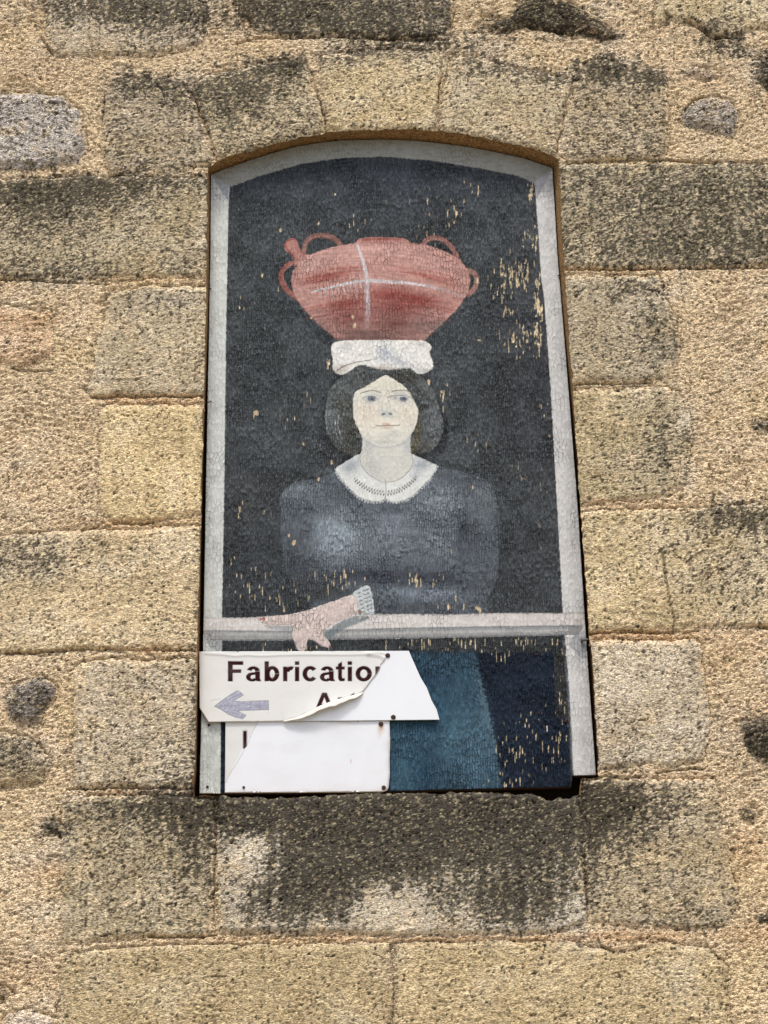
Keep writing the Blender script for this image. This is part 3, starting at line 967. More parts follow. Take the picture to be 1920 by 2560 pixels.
BO.poly(P6([(1455, 348), (1296, 470), (1316, 620), (1350, 560)]), (166, 170, 178), .8, 1.5, curve=0, mask=am_)
# grey dirt on frame sides, right inner edge shadow line
for cy in np.arange(480, 1980, 34):
    r1 = random.Random(int(cy))
    BO.blob(514 + r1.uniform(-4, 30), cy, r1.uniform(6, 16), r1.uniform(10, 40), (150, 152, 148), r1.uniform(.1, .4), regs=[R_FR])
    xr = 1375 + (cy - 480) * .066
    BO.blob(xr + r1.uniform(-10, 24), cy + 10, r1.uniform(5, 14), r1.uniform(8, 40), (158, 158, 158), r1.uniform(.05, .35), regs=[R_FR])
BO.stroke([(1408, 1600), (1420, 1720), (1432, 1930)], 5, (140, 146, 150), .5, 2, curve=0)
BO.poly([(1462, 1560), (1435, 1597), (1420, 1610), (1445, 1640), (1470, 1650)], (150, 154, 158), .6, 3, curve=0, mask=am_)
# rail
rail = P4([(46, 175), (240, 172), (430, 160), (900, 156), (1300, 154), (1625, 154), (1632, 215), (1612, 243), (1200, 252), (700, 262), (400, 266), (72, 268), (46, 240)])
BO.poly(rail, (213, 209, 204), 1, 1.3, reg=R_RAIL, curve=0)
BO.poly(P4([(50, 226), (400, 228), (700, 222), (900, 214), (1300, 208), (1622, 204), (1606, 243), (1200, 251), (700, 262), (400, 266), (78, 267)]), (148, 150, 150), .95, 1.3, curve=0)
BO.stroke(P4([(90, 240), (400, 243), (800, 238), (1200, 230), (1560, 226)]), 7, (186, 186, 182), .6, 3, curve=0)
BO.stroke(P4([(60, 226), (400, 229), (800, 218), (1200, 211), (1600, 206)]), 3, (104, 112, 118), .6, 1.5, curve=0)
BO.stroke(P4([(90, 267), (400, 264), (800, 258), (1200, 250), (1600, 243)]), 2.5, (96, 100, 104), .55, 1.5, curve=0)
BO.stroke(P4([(50, 176), (240, 173), (430, 160), (900, 157), (1300, 155), (1620, 155)]), 2.5, (120, 118, 116), .35, 1.2, curve=0)
BO.poly(P4([(48, 232), (80, 268), (126, 268), (126, 312), (98, 312), (60, 280)]), (140, 144, 146), .7, 2, curve=0)
BO.poly(P4([(1622, 206), (1608, 244), (1590, 262), (1570, 262), (1600, 232)]), (132, 138, 142), .6, 1.5, curve=0)
BO.blob(1300, 1548, 160, 9, (214, 202, 199), .6, regs=[R_RAIL])

# dress
dress = P3([(520, 190), (390, 245), (270, 255), (200, 290), (155, 350), (143, 430), (150, 560), (160, 700), (190, 820), (240, 920), (300, 1000), (360, 1060), (420, 1092), (900, 1094), (1400, 1092),
            (1460, 1000), (1505, 900), (1528, 760), (1535, 600), (1522, 460), (1500, 330), (1440, 250), (1300, 200), (1130, 165), (830, 120)])
BO.poly(dress, (96, 104, 111), .93, 5, reg=R_DRESS, curve=4)
DR = [R_DRESS]
T3 = lambda x, y: (640 + x * .39783, 1100 + y * .39783)
for x, y, rx, ry, c, al, an in [
    (520, 620, 150, 130, (136, 148, 160), .85, 15), (450, 720, 90, 110, (120, 130, 142), .5, 20), (560, 480, 130, 60, (108, 118, 130), .5, 0), (860, 560, 170, 130, (112, 121, 133), .6, 0), (860, 700, 160, 60, (110, 119, 130), .4, 0),
    (1150, 380, 150, 110, (118, 126, 136), .7, 20), (1150, 650, 90, 110, (108, 116, 126), .5, 0), (1420, 420, 60, 120, (104, 110, 118), .5, -10), (290, 330, 110, 60, (108, 117, 126), .55, 0), (250, 450, 60, 130, (92, 99, 108), .5, 0),
    (1100, 970, 200, 38, (104, 114, 128), .75, 3), (860, 945, 100, 20, (112, 122, 134), .4, 8), (850, 860, 420, 55, (58, 62, 72), .7, 0), (250, 900, 130, 170, (56, 59, 63), .8, 30), (430, 960, 170, 60, (56, 59, 63), .8, 0),
    (950, 1060, 260, 30, (62, 66, 74), .6, 0), (1340, 620, 50, 200, (66, 70, 78), .6, 5), (1440, 850, 60, 200, (74, 78, 86), .6, 0), (1350, 960, 80, 60, (64, 68, 76), .6, 0), (250, 620, 60, 100, (66, 70, 76), .6, 0), (330, 800, 90, 90, (74, 80, 88), .6, 0),
    (860, 420, 90, 40, (70, 76, 84), .5, 0), (1200, 240, 200, 40, (70, 74, 80), .5, 10), (700, 780, 200, 50, (88, 96, 108), .4, 0)]:
    cx, cy = T3(x, y)
    BO.blob(cx, cy, rx * .398, ry * .398, tuple(min(255, q_ * (1.12 if sum(c) > 260 else 1.18)) - (0, 1, 5)[i2] for i2, q_ in enumerate(c)), al, an, regs=DR)
for x, y, rx, ry, c, al, an in [(520, 600, 150, 110, (160, 172, 182), .55, 12), (1140, 380, 160, 110, (140, 149, 158), .5, 18), (860, 540, 150, 110, (132, 142, 152), .45, 0), (1130, 640, 90, 90, (136, 144, 152), .45, 0), (280, 320, 110, 45, (136, 146, 154), .5, -5),
                            (1440, 330, 60, 60, (126, 134, 140), .45, 0), (1080, 965, 240, 30, (134, 144, 156), .6, 3), (1300, 560, 34, 130, (58, 62, 70), .5, 4), (700, 850, 300, 46, (52, 56, 66), .6, 0), (1100, 870, 220, 40, (56, 60, 68), .6, 0), (860, 440, 70, 30, (72, 78, 86), .5, 0), (330, 560, 40, 120, (74, 80, 88), .5, 6), (240, 760, 60, 120, (58, 62, 68), .5, -20)]:
    cx, cy = T3(x, y)
    BO.blob(cx, cy, rx * .398, ry * .398, c, al, an, regs=DR)
BO.stroke(P3([(1505, 470), (1530, 620), (1535, 780), (1510, 920), (1450, 1020)]), 6, (46, 48, 54), .55, 4)
BO.stroke(P3([(1300, 520), (1275, 640), (1290, 760)]), 7, (58, 62, 70), .5, 5)
BO.stroke(P3([(1230, 860), (1290, 900), (1260, 980), (1300, 1060)]), 5, (58, 60, 68), .4, 4)
BO.stroke(P3([(150, 420), (150, 560), (170, 700)]), 5, (52, 56, 60), .5, 3)

# hair
hair = P2([(560, 160), (480, 200), (380, 258), (280, 330), (215, 410), (178, 500), (160, 620), (145, 740), (158, 880), (190, 1000), (250, 1080), (330, 1150), (430, 1196), (520, 1188), (575, 1130),
           (700, 1000), (1000, 1000), (1140, 1150), (1200, 1165), (1330, 1160), (1420, 1100), (1490, 980), (1518, 850), (1485, 700), (1445, 560), (1395, 430), (1310, 320), (1230, 262), (1130, 195), (900, 190), (810, 200), (700, 172)])
BO.poly(hair, (96, 101, 101), 1, 2, reg=R_HAIR)
T2 = lambda x, y: (780 + x * .217, 880 + y * .217)
hs = fbm(BO.X / 4, BO.Y / 16, 2, 17)
mh = BO.reg == R_HAIR
BO.col[mh] *= (1 + .25 * hs[mh])[:, None]
for x, y, rx, ry, c, al in [(200, 740, 60, 200, (120, 128, 130), .7), (450, 950, 80, 180, (78, 76, 64), .6), (350, 620, 90, 120, (84, 82, 72), .5), (1430, 800, 60, 180, (118, 122, 126), .6), (1320, 700, 60, 200, (100, 104, 106), .5),
                            (1100, 290, 120, 60, (96, 90, 74), .6), (480, 320, 120, 70, (92, 98, 98), .5), (1290, 1080, 90, 60, (88, 84, 72), .5), (400, 1140, 90, 40, (90, 84, 72), .6), (340, 900, 60, 120, (100, 100, 94), .4)]:
    cx, cy = T2(x, y)
    BO.blob(cx, cy, rx * .217, ry * .217, c, al, regs=[R_HAIR])
for pts, al in [([(272, 780), (268, 860), (280, 940), (305, 1010)], .9), ([(310, 730), (300, 830), (318, 920), (345, 1000)], .8), ([(180, 640), (160, 760), (180, 900)], .5), ([(320, 1010), (350, 1060)], .6)]:
    BO.stroke(P2(pts), 2.4, (164, 172, 174), al, 1.2)
for pts in ([(800, 240), (700, 300), (560, 400), (470, 480)], [(760, 230), (620, 300), (480, 400), (400, 480)], [(860, 235), (960, 300), (1080, 400), (1160, 500)], [(900, 215), (1050, 280), (1200, 400), (1300, 560)], [(660, 200), (500, 290), (380, 380)], [(960, 205), (1120, 240), (1260, 340)]):
    BO.stroke(P2(pts), 3, (66, 68, 68), .55, 2)
BO.stroke(P2([(1230, 830), (1215, 960), (1180, 1080), (1180, 1140)]), 13, (98, 92, 70), .85, 3)
BO.stroke(P2([(560, 920), (580, 1010), (570, 1120), (535, 1180)]), 5, (46, 46, 46), .7, 3)
BO.stroke(P2([(190, 1000), (260, 1095), (350, 1165), (450, 1205)]), 4, (44, 46, 48), .7, 2)

# neck, collar, face
BO.poly(P2([(575, 900), (580, 1010), (576, 1110), (545, 1190), (480, 1260), (560, 1420), (700, 1500), (850, 1530), (1000, 1500), (1130, 1420), (1230, 1260), (1150, 1180), (1135, 1100), (1138, 960), (1160, 880), (850, 820)]), (212, 212, 203), 1, 1.3, reg=R_FACE)
BO.poly(P2([(545, 1180), (430, 1240), (330, 1300), (275, 1352), (312, 1430), (372, 1512), (450, 1592), (520, 1655), (600, 1700), (700, 1722), (800, 1715), (842, 1690), (880, 1712), (960, 1728), (1050, 1715), (1150, 1665),
            (1250, 1570), (1350, 1465), (1442, 1318), (1360, 1270), (1250, 1220), (1155, 1180), (1165, 1290), (1100, 1395), (1000, 1470), (850, 1505), (720, 1460), (620, 1380), (560, 1290)]), (222, 225, 221), 1, 1.3, reg=R_COL, curve=4)
CR = [R_COL]
for x, y, rx, ry, c, al in [(430, 1320, 110, 90, (140, 150, 160), .75), (1260, 1300, 110, 80, (140, 150, 160), .75), (520, 1260, 60, 60, (160, 168, 176), .5), (1190, 1420, 60, 60, (160, 168, 176), .4), (830, 1650, 200, 40, (222, 222, 216), .6)]:
    cx, cy = T2(x, y)
    BO.blob(cx, cy, rx * .217, ry * .217, c, al, regs=CR)
BO.stroke(P2([(550, 1190), (565, 1290), (625, 1385), (720, 1462), (850, 1506), (1000, 1470), (1100, 1392), (1162, 1290), (1155, 1190)]), 1.6, (120, 124, 126), .65, 1.1)
BO.stroke(P2([(845, 1470), (852, 1560), (852, 1620), (842, 1700)]), 1.8, (90, 86, 84), .8, .8)
# lace holes in two rows, bead edging
R_ = random.Random(5)
arc1 = spline(P2([(480, 1460), (590, 1545), (700, 1600), (820, 1622), (850, 1622), (900, 1620), (1010, 1590), (1110, 1530), (1210, 1440)]), 8, False)
L_ = np.concatenate([[0], np.cumsum(np.hypot(*(arc1[1:] - arc1[:-1]).T))])
cl_ = BO.reg == R_COL
BO.col[cl_] *= (1 + .16 * fbm(BO.X[cl_] / 5, BO.Y[cl_] / 5, 3, 151))[:, None]
for kk, f in enumerate(np.linspace(.02, .98, 25)):
    px = np.interp(f * L_[-1], L_, arc1[:, 0])
    py = np.interp(f * L_[-1], L_, arc1[:, 1])
    if abs(px - 964) < 3:
        continue
    an = 20 if px < 964 else -20
    BO.dot(px, py - 3.0, 1.5, (70, 72, 76), .9, .8, 3.2, an)
    BO.dot(px + (1.5 if px < 964 else -1.5), py + 4.2, 1.7, (56, 58, 62), .9, .8, 3.2, an)
edge = spline(P2([(268, 1352), (300, 1432), (362, 1512), (440, 1600), (510, 1665), (600, 1715), (700, 1735), (800, 1730), (842, 1705), (880, 1722), (960, 1740), (1050, 1725), (1155, 1675), (1260, 1580), (1360, 1472), (1448, 1326)]), 8, False)
L_ = np.concatenate([[0], np.cumsum(np.hypot(*(edge[1:] - edge[:-1]).T))])
for f in np.linspace(0, 1, 46):
    px = np.interp(f * L_[-1], L_, edge[:, 0]) + R_.uniform(-.5, .5)
    py = np.interp(f * L_[-1], L_, edge[:, 1]) + R_.uniform(-.5, .5)
    BO.dot(px, py, 2.5, (200, 206, 206), .95, .9)
    BO.dot(px + .3, py + .3, 1.0, (120, 126, 130), .8, .6)
face = P2([(845, 268), (780, 300), (700, 350), (600, 408), (495, 468), (474, 560), (474, 700), (490, 800), (530, 880), (580, 960), (660, 1040), (750, 1075), (850, 1085), (960, 1070), (1060, 1030), (1130, 960),
           (1175, 890), (1212, 800), (1224, 680), (1190, 590), (1150, 510), (1090, 420), (1000, 350), (900, 292)])
BO.poly(face, (228, 225, 210), 1, 1.3, reg=R_FACE)
T8 = lambda x, y: (860 + x * .12055, 900 + y * .12055)
FR_ = [R_FACE]
for x, y, rx, ry, c, al in [(900, 640, 300, 170, (216, 210, 194), .6), (520, 1150, 260, 200, (224, 212, 196), .6), (1300, 1150, 180, 200, (222, 210, 196), .6), (900, 1560, 300, 60, (196, 198, 192), .7), (860, 1700, 340, 80, (182, 186, 184), .6),
                            (560, 720, 190, 50, (190, 196, 196), .55), (1180, 710, 200, 50, (190, 196, 196), .55), (720, 760, 60, 80, (188, 194, 196), .6), (1020, 790, 80, 60, (176, 184, 188), .6), (560, 890, 200, 30, (190, 194, 194), .5), (1240, 890, 180, 30, (186, 190, 192), .5),
                            (890, 1080, 150, 75, (180, 188, 190), .75), (890, 1160, 170, 30, (176, 182, 184), .6), (890, 1000, 60, 70, (220, 216, 204), .5), (1010, 1480, 110, 50, (182, 190, 190), .5), (1420, 1400, 50, 160, (200, 196, 188), .5), (240, 900, 50, 260, (196, 192, 186), .4),
                            (700, 1230, 60, 60, (226, 216, 202), .5), (620, 2300, 200, 300, (176, 182, 182), .4), (1350, 1780, 120, 200, (166, 174, 178), .5), (500, 1800, 90, 200, (172, 178, 180), .5)]:
    cx, cy = T8(x, y)
    BO.blob(cx, cy, rx * .1206, ry * .1206, c, al, regs=FR_)
BO.stroke(P2([(590, 985), (680, 1062), (780, 1095), (870, 1098), (980, 1080), (1080, 1030), (1135, 975)]), 4, (172, 176, 176), .5, 3)
BO.stroke(P2([(470, 500), (468, 620), (478, 760), (520, 880), (575, 965)]), 2, (120, 118, 112), .5, 1.2)
BO.stroke(P2([(1120, 470), (1180, 570), (1225, 660), (1222, 780), (1175, 900), (1142, 970)]), 2, (110, 110, 106), .55, 1.2)
# brows
BO.stroke(P8([(345, 692), (400, 672), (470, 648), (570, 630), (670, 645), (758, 674)]), 2.0, (70, 72, 78), .85, .9)
BO.stroke(P8([(470, 645), (570, 630), (660, 642)]), 1.2, (60, 62, 68), .7, .8)
BO.stroke(P8([(992, 662), (1060, 636), (1180, 627), (1290, 636), (1345, 662)]), 2.0, (70, 72, 78), .85, .9)
# eyes
for ex, ey, wl, wr in ((555, 808, 165, 145), (1240, 800, 130, 110)):
    BO.poly(P8([(ex - wl, ey + 5), (ex - wl * .5, ey - 40), (ex, ey - 58), (ex + wr * .5, ey - 42), (ex + wr, ey), (ex + wr * .5, ey + 40), (ex, ey + 52), (ex - wl * .5, ey + 40)]), (206, 208, 202), .9, .8, wob=0)
BO.poly(P8([(480, 800), (510, 762), (570, 752), (630, 768), (655, 805), (630, 845), (560, 858), (505, 842)]), (112, 120, 132), .95, .9, wob=0)
BO.poly(P8([(1150, 800), (1185, 765), (1235, 758), (1290, 772), (1318, 805), (1290, 845), (1235, 860), (1180, 842)]), (106, 116, 130), .95, .9, wob=0)
BO.dot(*T8(578, 815), 3.0, (52, 56, 66), .95, .9, 3.4)
BO.dot(*T8(1240, 808), 3.2, (48, 52, 64), .95, .9, 3.2)
BO.dot(*T8(575, 840), .9, (222, 222, 220), .9, .5)
BO.dot(*T8(1238, 830), .9, (222, 222, 220), .9, .5)
BO.stroke(P8([(382, 798), (440, 765), (540, 744), (620, 758), (702, 806)]), 1.5, (74, 78, 84), .85, .7, wob=0)
BO.stroke(P8([(392, 812), (440, 842), (540, 862), (620, 852), (696, 812)]), 1.3, (96, 98, 102), .7, .7, wob=0)
BO.stroke(P8([(905, 780), (1000, 750), (1110, 738), (1230, 733), (1340, 762), (1432, 806)]), 1.5, (76, 80, 86), .8, .7, wob=0)
BO.stroke(P8([(1060, 800), (1120, 832), (1200, 860), (1290, 860), (1345, 830)]), 1.2, (100, 104, 108), .65, .7, wob=0)
BO.stroke(P8([(1035, 790), (1070, 778), (1115, 790)]), 2.5, (120, 126, 132), .6, 1.2, wob=0)
# nose, mouth
BO.stroke(P8([(780, 860), (775, 940), (770, 1020), (745, 1080)]), 2, (184, 188, 186), .6, 1.3, wob=0)
BO.dot(*T8(815, 1122), 5.2, (98, 100, 104), .85, 1.1, 2.9, -12)
BO.dot(*T8(965, 1118), 5.2, (98, 100, 106), .85, 1.1, 2.9, 12)
BO.dot(*T8(870, 1330), 11, (202, 164, 150), .75, 2, 3.4)
BO.dot(*T8(900, 1400), 15, (204, 182, 168), .7, 2, 4)
BO.stroke(P8([(658, 1348), (720, 1368), (830, 1362), (900, 1354), (1000, 1358), (1100, 1360), (1158, 1345)]), 1.8, (74, 62, 62), .9, .8, wob=.3)
BO.stroke(P8([(570, 1412), (660, 1395), (730, 1375)]), 1.1, (120, 110, 106), .6, .7, wob=.3)
for pts in ([(175, 1290), (270, 1275)], [(230, 1410), (330, 1385), (400, 1400)], [(1000, 1000), (1060, 1080), (1130, 1130), (1150, 1340)], [(400, 900), (412, 1010), (420, 1200)], [(1290, 1000), (1270, 1200)], [(520, 900), (535, 1050)]):
    BO.stroke(P8(pts), 1.0, (120, 112, 104), .55, .6)

# head cloth
cloth = P1([(505, 895), (560, 868), (700, 858), (850, 843), (960, 843), (1100, 858), (1190, 866), (1240, 910), (1225, 955), (1250, 1020), (1240, 1080), (1150, 1112), (1080, 1070), (980, 1078), (900, 1080), (800, 1062), (710, 1045), (620, 1100), (560, 1117), (512, 1080), (510, 1000), (500, 945)])
BO.poly(cloth, (234, 234, 228), 1, 1.5, reg=R_CLOTH)
T1 = lambda x, y: (660 + x * .33755, 560 + y * .33755)
for x, y, rx, ry, c, al, an in [(890, 960, 60, 60, (160, 172, 188), .6, 30), (1000, 1020, 90, 30, (168, 176, 188), .55, 30), (600, 900, 60, 20, (180, 182, 180), .5, 0), (850, 850, 250, 14, (150, 150, 146), .6, 0), (560, 1090, 60, 25, (176, 164, 150), .7, -20),
                                (850, 1065, 150, 12, (176, 156, 142), .6, 3), (1180, 1090, 50, 20, (178, 180, 178), .5, 0), (1160, 890, 50, 20, (180, 176, 170), .5, 0), (720, 960, 80, 40, (228, 228, 222), .5, 0), (560, 1060, 70, 14, (200, 190, 180), .6, -20)]:
    cx, cy = T1(x, y)
    BO.blob(cx, cy, rx * .3376, ry * .3376, c, al, an, regs=[R_CLOTH])
BO.stroke(P1([(540, 1085), (600, 1050), (680, 1025), (760, 1012), (850, 1000)]), 2.2, (60, 52, 46), .85, .9, fade=.3)
BO.stroke(P1([(830, 900), (900, 950), (980, 1000), (1060, 1040)]), 2.2, (160, 168, 178), .6, 1.5)
BO.stroke(P1([(1080, 900), (1010, 960), (1060, 1010), (1150, 1090)]), 1.8, (170, 172, 172), .6, 1.3)
BO.stroke(P1([(560, 915), (640, 930), (720, 950)]), 1.5, (150, 150, 146), .6, 1)

# pot
PT = [R_POT]
BO.stroke(P1([(297, 215), (305, 150), (350, 100), (425, 86), (500, 98), (550, 135), (575, 175)]), 12.5, (140, 98, 88), 1, 1.3, reg=R_POT)
BO.stroke(P1([(300, 190), (315, 140), (360, 100), (425, 88), (480, 95)]), 3, (178, 140, 128), .7, 1.5)
BO.stroke(P1([(235, 290), (180, 300), (135, 350), (128, 410), (155, 470), (210, 525), (262, 562)]), 12.5, (146, 88, 78), 1, 1.3, reg=R_POT)
BO.stroke(P1([(200, 305), (150, 355), (146, 410), (175, 465)]), 3, (176, 132, 122), .6, 1.5)
BO.stroke(P1([(1180, 160), (1200, 122), (1260, 104), (1320, 116), (1372, 152), (1410, 205), (1436, 262)]), 12.5, (150, 104, 94), 1, 1.3, reg=R_POT)
BO.stroke(P1([(1190, 145), (1220, 122), (1270, 112), (1320, 126)]), 3, (180, 146, 132), .6, 1.5)
BO.stroke(P1([(1505, 345), (1555, 365), (1578, 415), (1560, 475), (1515, 520)]), 13, (158, 118, 106), 1, 1.3, reg=R_POT)
BO.dot(*T1(1580, 425), 3, (214, 190, 160), .9, 1.5, 9)
body = P1([(204, 400), (215, 350), (255, 298), (300, 250), (345, 228), (450, 188), (560, 160), (670, 142), (690, 120), (740, 102), (850, 97), (1000, 102), (1055, 113), (1090, 138), (1170, 150), (1260, 172), (1350, 208), (1440, 258),
           (1485, 310), (1515, 355), (1528, 410), (1520, 465), (1496, 535), (1420, 640), (1325, 735), (1225, 824), (1172, 862), (900, 858), (560, 858), (500, 822), (420, 760), (325, 662), (252, 575), (216, 490), (206, 450)])
BO.poly(body, (196, 146, 134), 1, 1.4, reg=R_POT, curve=4)
BO.poly(P1([(152, 152), (180, 116), (222, 108), (250, 138), (268, 190), (300, 225), (340, 240), (250, 300), (222, 262), (196, 215), (164, 205)]), (180, 124, 112), 1, 1.3, reg=R_POT)
BO.stroke(P1([(158, 160), (172, 130), (205, 113), (235, 124)]), 4, (160, 84, 72), .9, 1.6)
BO.stroke(P1([(158, 165), (185, 205), (215, 240), (232, 262)]), 4, (156, 74, 62), .85, 1.6)
BO.stroke(P1([(262, 190), (285, 225), (310, 250)]), 2.5, (150, 70, 58), .7, 1.4)
BO.stroke(P1([(210, 125), (222, 180), (245, 235)]), 2, (208, 164, 152), .6, 1.6)
BO.poly(P1([(1232, 150), (1280, 140), (1330, 165), (1360, 205), (1290, 175)]), (62, 66, 68), 1, 1.2)
for x, y, rx, ry, c, al, an in [
    (1000, 230, 300, 60, (206, 158, 146), .6, 4), (480, 260, 180, 60, (200, 152, 142), .5, -12), (880, 112, 190, 20, (152, 70, 62), .75, 0), (760, 118, 60, 14, (146, 66, 58), .5, 0),
    (460, 385, 190, 26, (162, 72, 58), .75, -9), (420, 420, 200, 16, (158, 64, 52), .6, -10), (1180, 380, 170, 20, (168, 76, 62), .7, 12), (1320, 430, 140, 16, (164, 84, 72), .55, 16), (640, 330, 120, 20, (186, 116, 104), .5, 0),
    (920, 520, 200, 60, (150, 62, 52), .85, 0), (1140, 555, 190, 40, (146, 58, 46), .9, 6), (1000, 620, 260, 70, (138, 60, 52), .85, 0), (600, 600, 170, 60, (146, 66, 54), .8, -10), (640, 700, 170, 60, (122, 60, 54), .8, 0),
    (980, 740, 200, 80, (112, 62, 58), .85, 0), (700, 800, 200, 60, (112, 76, 72), .7, 0), (1150, 760, 110, 70, (128, 100, 98), .75, -25), (1330, 620, 120, 50, (172, 124, 114), .6, -35), (340, 590, 110, 60, (176, 132, 122), .7, 35), (430, 720, 80, 60, (142, 104, 98), .6, 40),
    (1290, 740, 60, 30, (130, 104, 98), .6, -38), (430, 770, 60, 30, (120, 98, 94), .6, 40), (800, 190, 420, 34, (216, 172, 162), .4, 0), (1400, 520, 90, 40, (184, 138, 126), .6, 10), (280, 500, 60, 60, (188, 148, 138), .5, 0), (1480, 430, 40, 80, (184, 140, 128), .5, 0), (860, 850, 340, 14, (100, 72, 68), .6, 0), (230, 390, 30, 70, (178, 132, 122), .5, 0), (1440, 320, 60, 30, (190, 140, 128), .5, 40)]:
    cx, cy = T1(x, y)
    BO.blob(cx, cy, rx * .3376, ry * .3376, c, al, an, regs=PT)
for x, y, rx, ry, c, al, an in [(330, 300, 90, 70, (212, 172, 160), .55, -20), (620, 230, 200, 40, (210, 164, 152), .5, -6), (1250, 300, 160, 70, (208, 160, 148), .5, 14), (1080, 330, 120, 40, (204, 156, 144), .5, 5), (860, 330, 60, 80, (200, 152, 142), .4, 0),
                            (820, 820, 260, 36, (104, 78, 74), .6, 0), (1260, 770, 70, 36, (122, 104, 100), .6, -40)]:
    cx, cy = T1(x, y)
    BO.blob(cx, cy, rx * .3376, ry * .3376, c, al, an, regs=PT)
mp = BO.reg == R_POT
bs = fbm(BO.X / 70, (BO.Y + (BO.X - 930) ** 2 * -.0006) / 4.2, 3, 23, .6)
BO.col[mp] *= (1 + .34 * bs[mp])[:, None]
BO.col[mp] = BO.col[mp] * .86 + .14 * BO.col[mp].mean(1, keepdims=True)
for y0, c, al in ((330, (170, 90, 78), .5), (360, (150, 70, 60), .5), (600, (120, 52, 44), .4), (660, (106, 50, 46), .4), (580, (160, 52, 40), .5)):
    BO.stroke(P1([(300, y0 + 50), (500, y0 + 10), (700, y0 - 10)]), 3, c, al, 2.2)
    BO.stroke(P1([(1000, y0 - 5), (1200, y0 + 15), (1400, y0 + 60)]), 3, c, al, 2.2)
# rim edge
BO.stroke(P1([(690, 140), (760, 128), (880, 124), (1000, 130), (1080, 150)]), 2, (206, 160, 150), .35, 1.5)
WH = (212, 210, 212)
BO.stroke(P1([(690, 155), (712, 212), (735, 280), (752, 350), (764, 420)]), 5.5, WH, .92, 1.4, w2=10, reg=None)
BO.stroke(P1([(764, 420), (762, 500), (768, 600), (765, 700), (758, 845)]), 10.5, (196, 180, 184), .92, 2, w2=13, fade=.6)
BO.stroke(P1([(764, 430), (766, 520), (768, 640)]), 5, WH, .5, 2, fade=.5)
BO.stroke(P1([(765, 418), (650, 434), (500, 468), (420, 485), (355, 504)]), 8, WH, .9, 1.4, w2=3.5)
BO.stroke(P1([(765, 420), (900, 426), (1050, 436), (1200, 458), (1300, 480)]), 9.5, (214, 206, 208), .9, 1.5, w2=5)
BO.stroke(P1([(1200, 458), (1330, 488), (1460, 535)]), 6, (178, 156, 154), .8, 2.5)
for x in (410, 455, 500, 545, 585, 635, 670, 712):
    y = 498 - (x - 400) * .2
    BO.stroke(P1([(x, y), (x + 8, y + 25), (x + R_.uniform(12, 24), y + R_.uniform(40, 80))]), 3.2, WH, .8, 1.1, w2=1)
for y in (262, 285, 305, 332, 358, 380, 400):
    BO.stroke(P1([(640 + R_.uniform(-8, 12), y), (725, y + R_.uniform(-4, 4))]), 1.6, (206, 186, 182), .6, 1)

# hand and cuff
hand = P4([(672, 78), (600, 100), (540, 120), (490, 138), (420, 156), (350, 165), (280, 171), (272, 180), (300, 199), (345, 205), (418, 207), (416, 235), (424, 270), (438, 306), (452, 314), (466, 313), (476, 285), (484, 262), (512, 272), (538, 290), (568, 297), (574, 284), (562, 262), (546, 242), (560, 216), (600, 192), (650, 172), (684, 150), (690, 118)])
BO.poly(P4([(548, 245), (570, 262), (620, 225), (680, 200), (740, 172), (690, 165), (640, 178), (590, 205)]), (112, 124, 130), .8, 3, curve=3)
BO.poly(P4([(300, 200), (420, 208), (424, 226), (330, 222)]), (132, 140, 144), .6, 2, curve=2)
BO.poly(hand, (216, 202, 195), 1, 1.3, reg=R_HAND, curve=4)
T4 = lambda x, y: (480 + x * .6028, 1440 + y * .6028)
for x, y, rx, ry, c, al, an in [(560, 140, 60, 16, (208, 190, 184), .6, -20), (620, 165, 50, 16, (180, 166, 162), .6, -25), (520, 235, 30, 30, (190, 174, 168), .6, 0), (440, 260, 14, 40, (186, 170, 164), .6, 0), (350, 190, 60, 8, (176, 160, 154), .6, 0), (540, 275, 20, 12, (208, 190, 182), .6, 0), (470, 195, 30, 20, (212, 198, 192), .6, 0)]:
    cx, cy = T4(x, y)
    BO.blob(cx, cy, rx * .6, ry * .6, c, al, an, regs=[R_HAND])
BO.stroke(P4([(418, 208), (440, 212), (470, 214)]), 1.3, (140, 122, 116), .7, 1)
BO.stroke(P4([(484, 262), (510, 240), (544, 238)]), 1.3, (150, 132, 126), .7, 1)
BO.stroke(P4([(466, 312), (462, 280), (470, 250)]), 1.2, (146, 128, 122), .5, 1)
BO.poly(P4([(274, 174), (300, 172), (304, 184), (284, 184)]), (164, 96, 84), .8, 1, curve=0)
BO.dot(*T4(572, 292), 3.4, (150, 60, 50), .9, 1, 2.2, 20)
BO.dot(*T4(452, 313), 3.0, (170, 120, 110), .6, 1, 1.6)
BO.poly(P3([(604, 966), (640, 940), (695, 915), (716, 930), (732, 985), (742, 1050), (744, 1100), (706, 1100), (690, 1090), (670, 1102), (632, 1100), (642, 1050), (632, 1000)]), (198, 205, 206), 1, 1.2, reg=R_CUFF, curve=3)
for r0, (xa, ya) in enumerate([(650, 962), (680, 948), (700, 940)]):
    for c0 in range(6):
        xx = xa + c0 * 5 + (0 if r0 else -2)
        BO.stroke(P3([(xx - 6, ya + c0 * 24), (xx + 7, ya + c0 * 24 - 3)]), 2.4, (66, 68, 72), .85, .8, curve=0)
BO.dot(*[t for t in P3([(652, 1082)])[0]], 5, (128, 92, 62), .85, 1.5, 7)

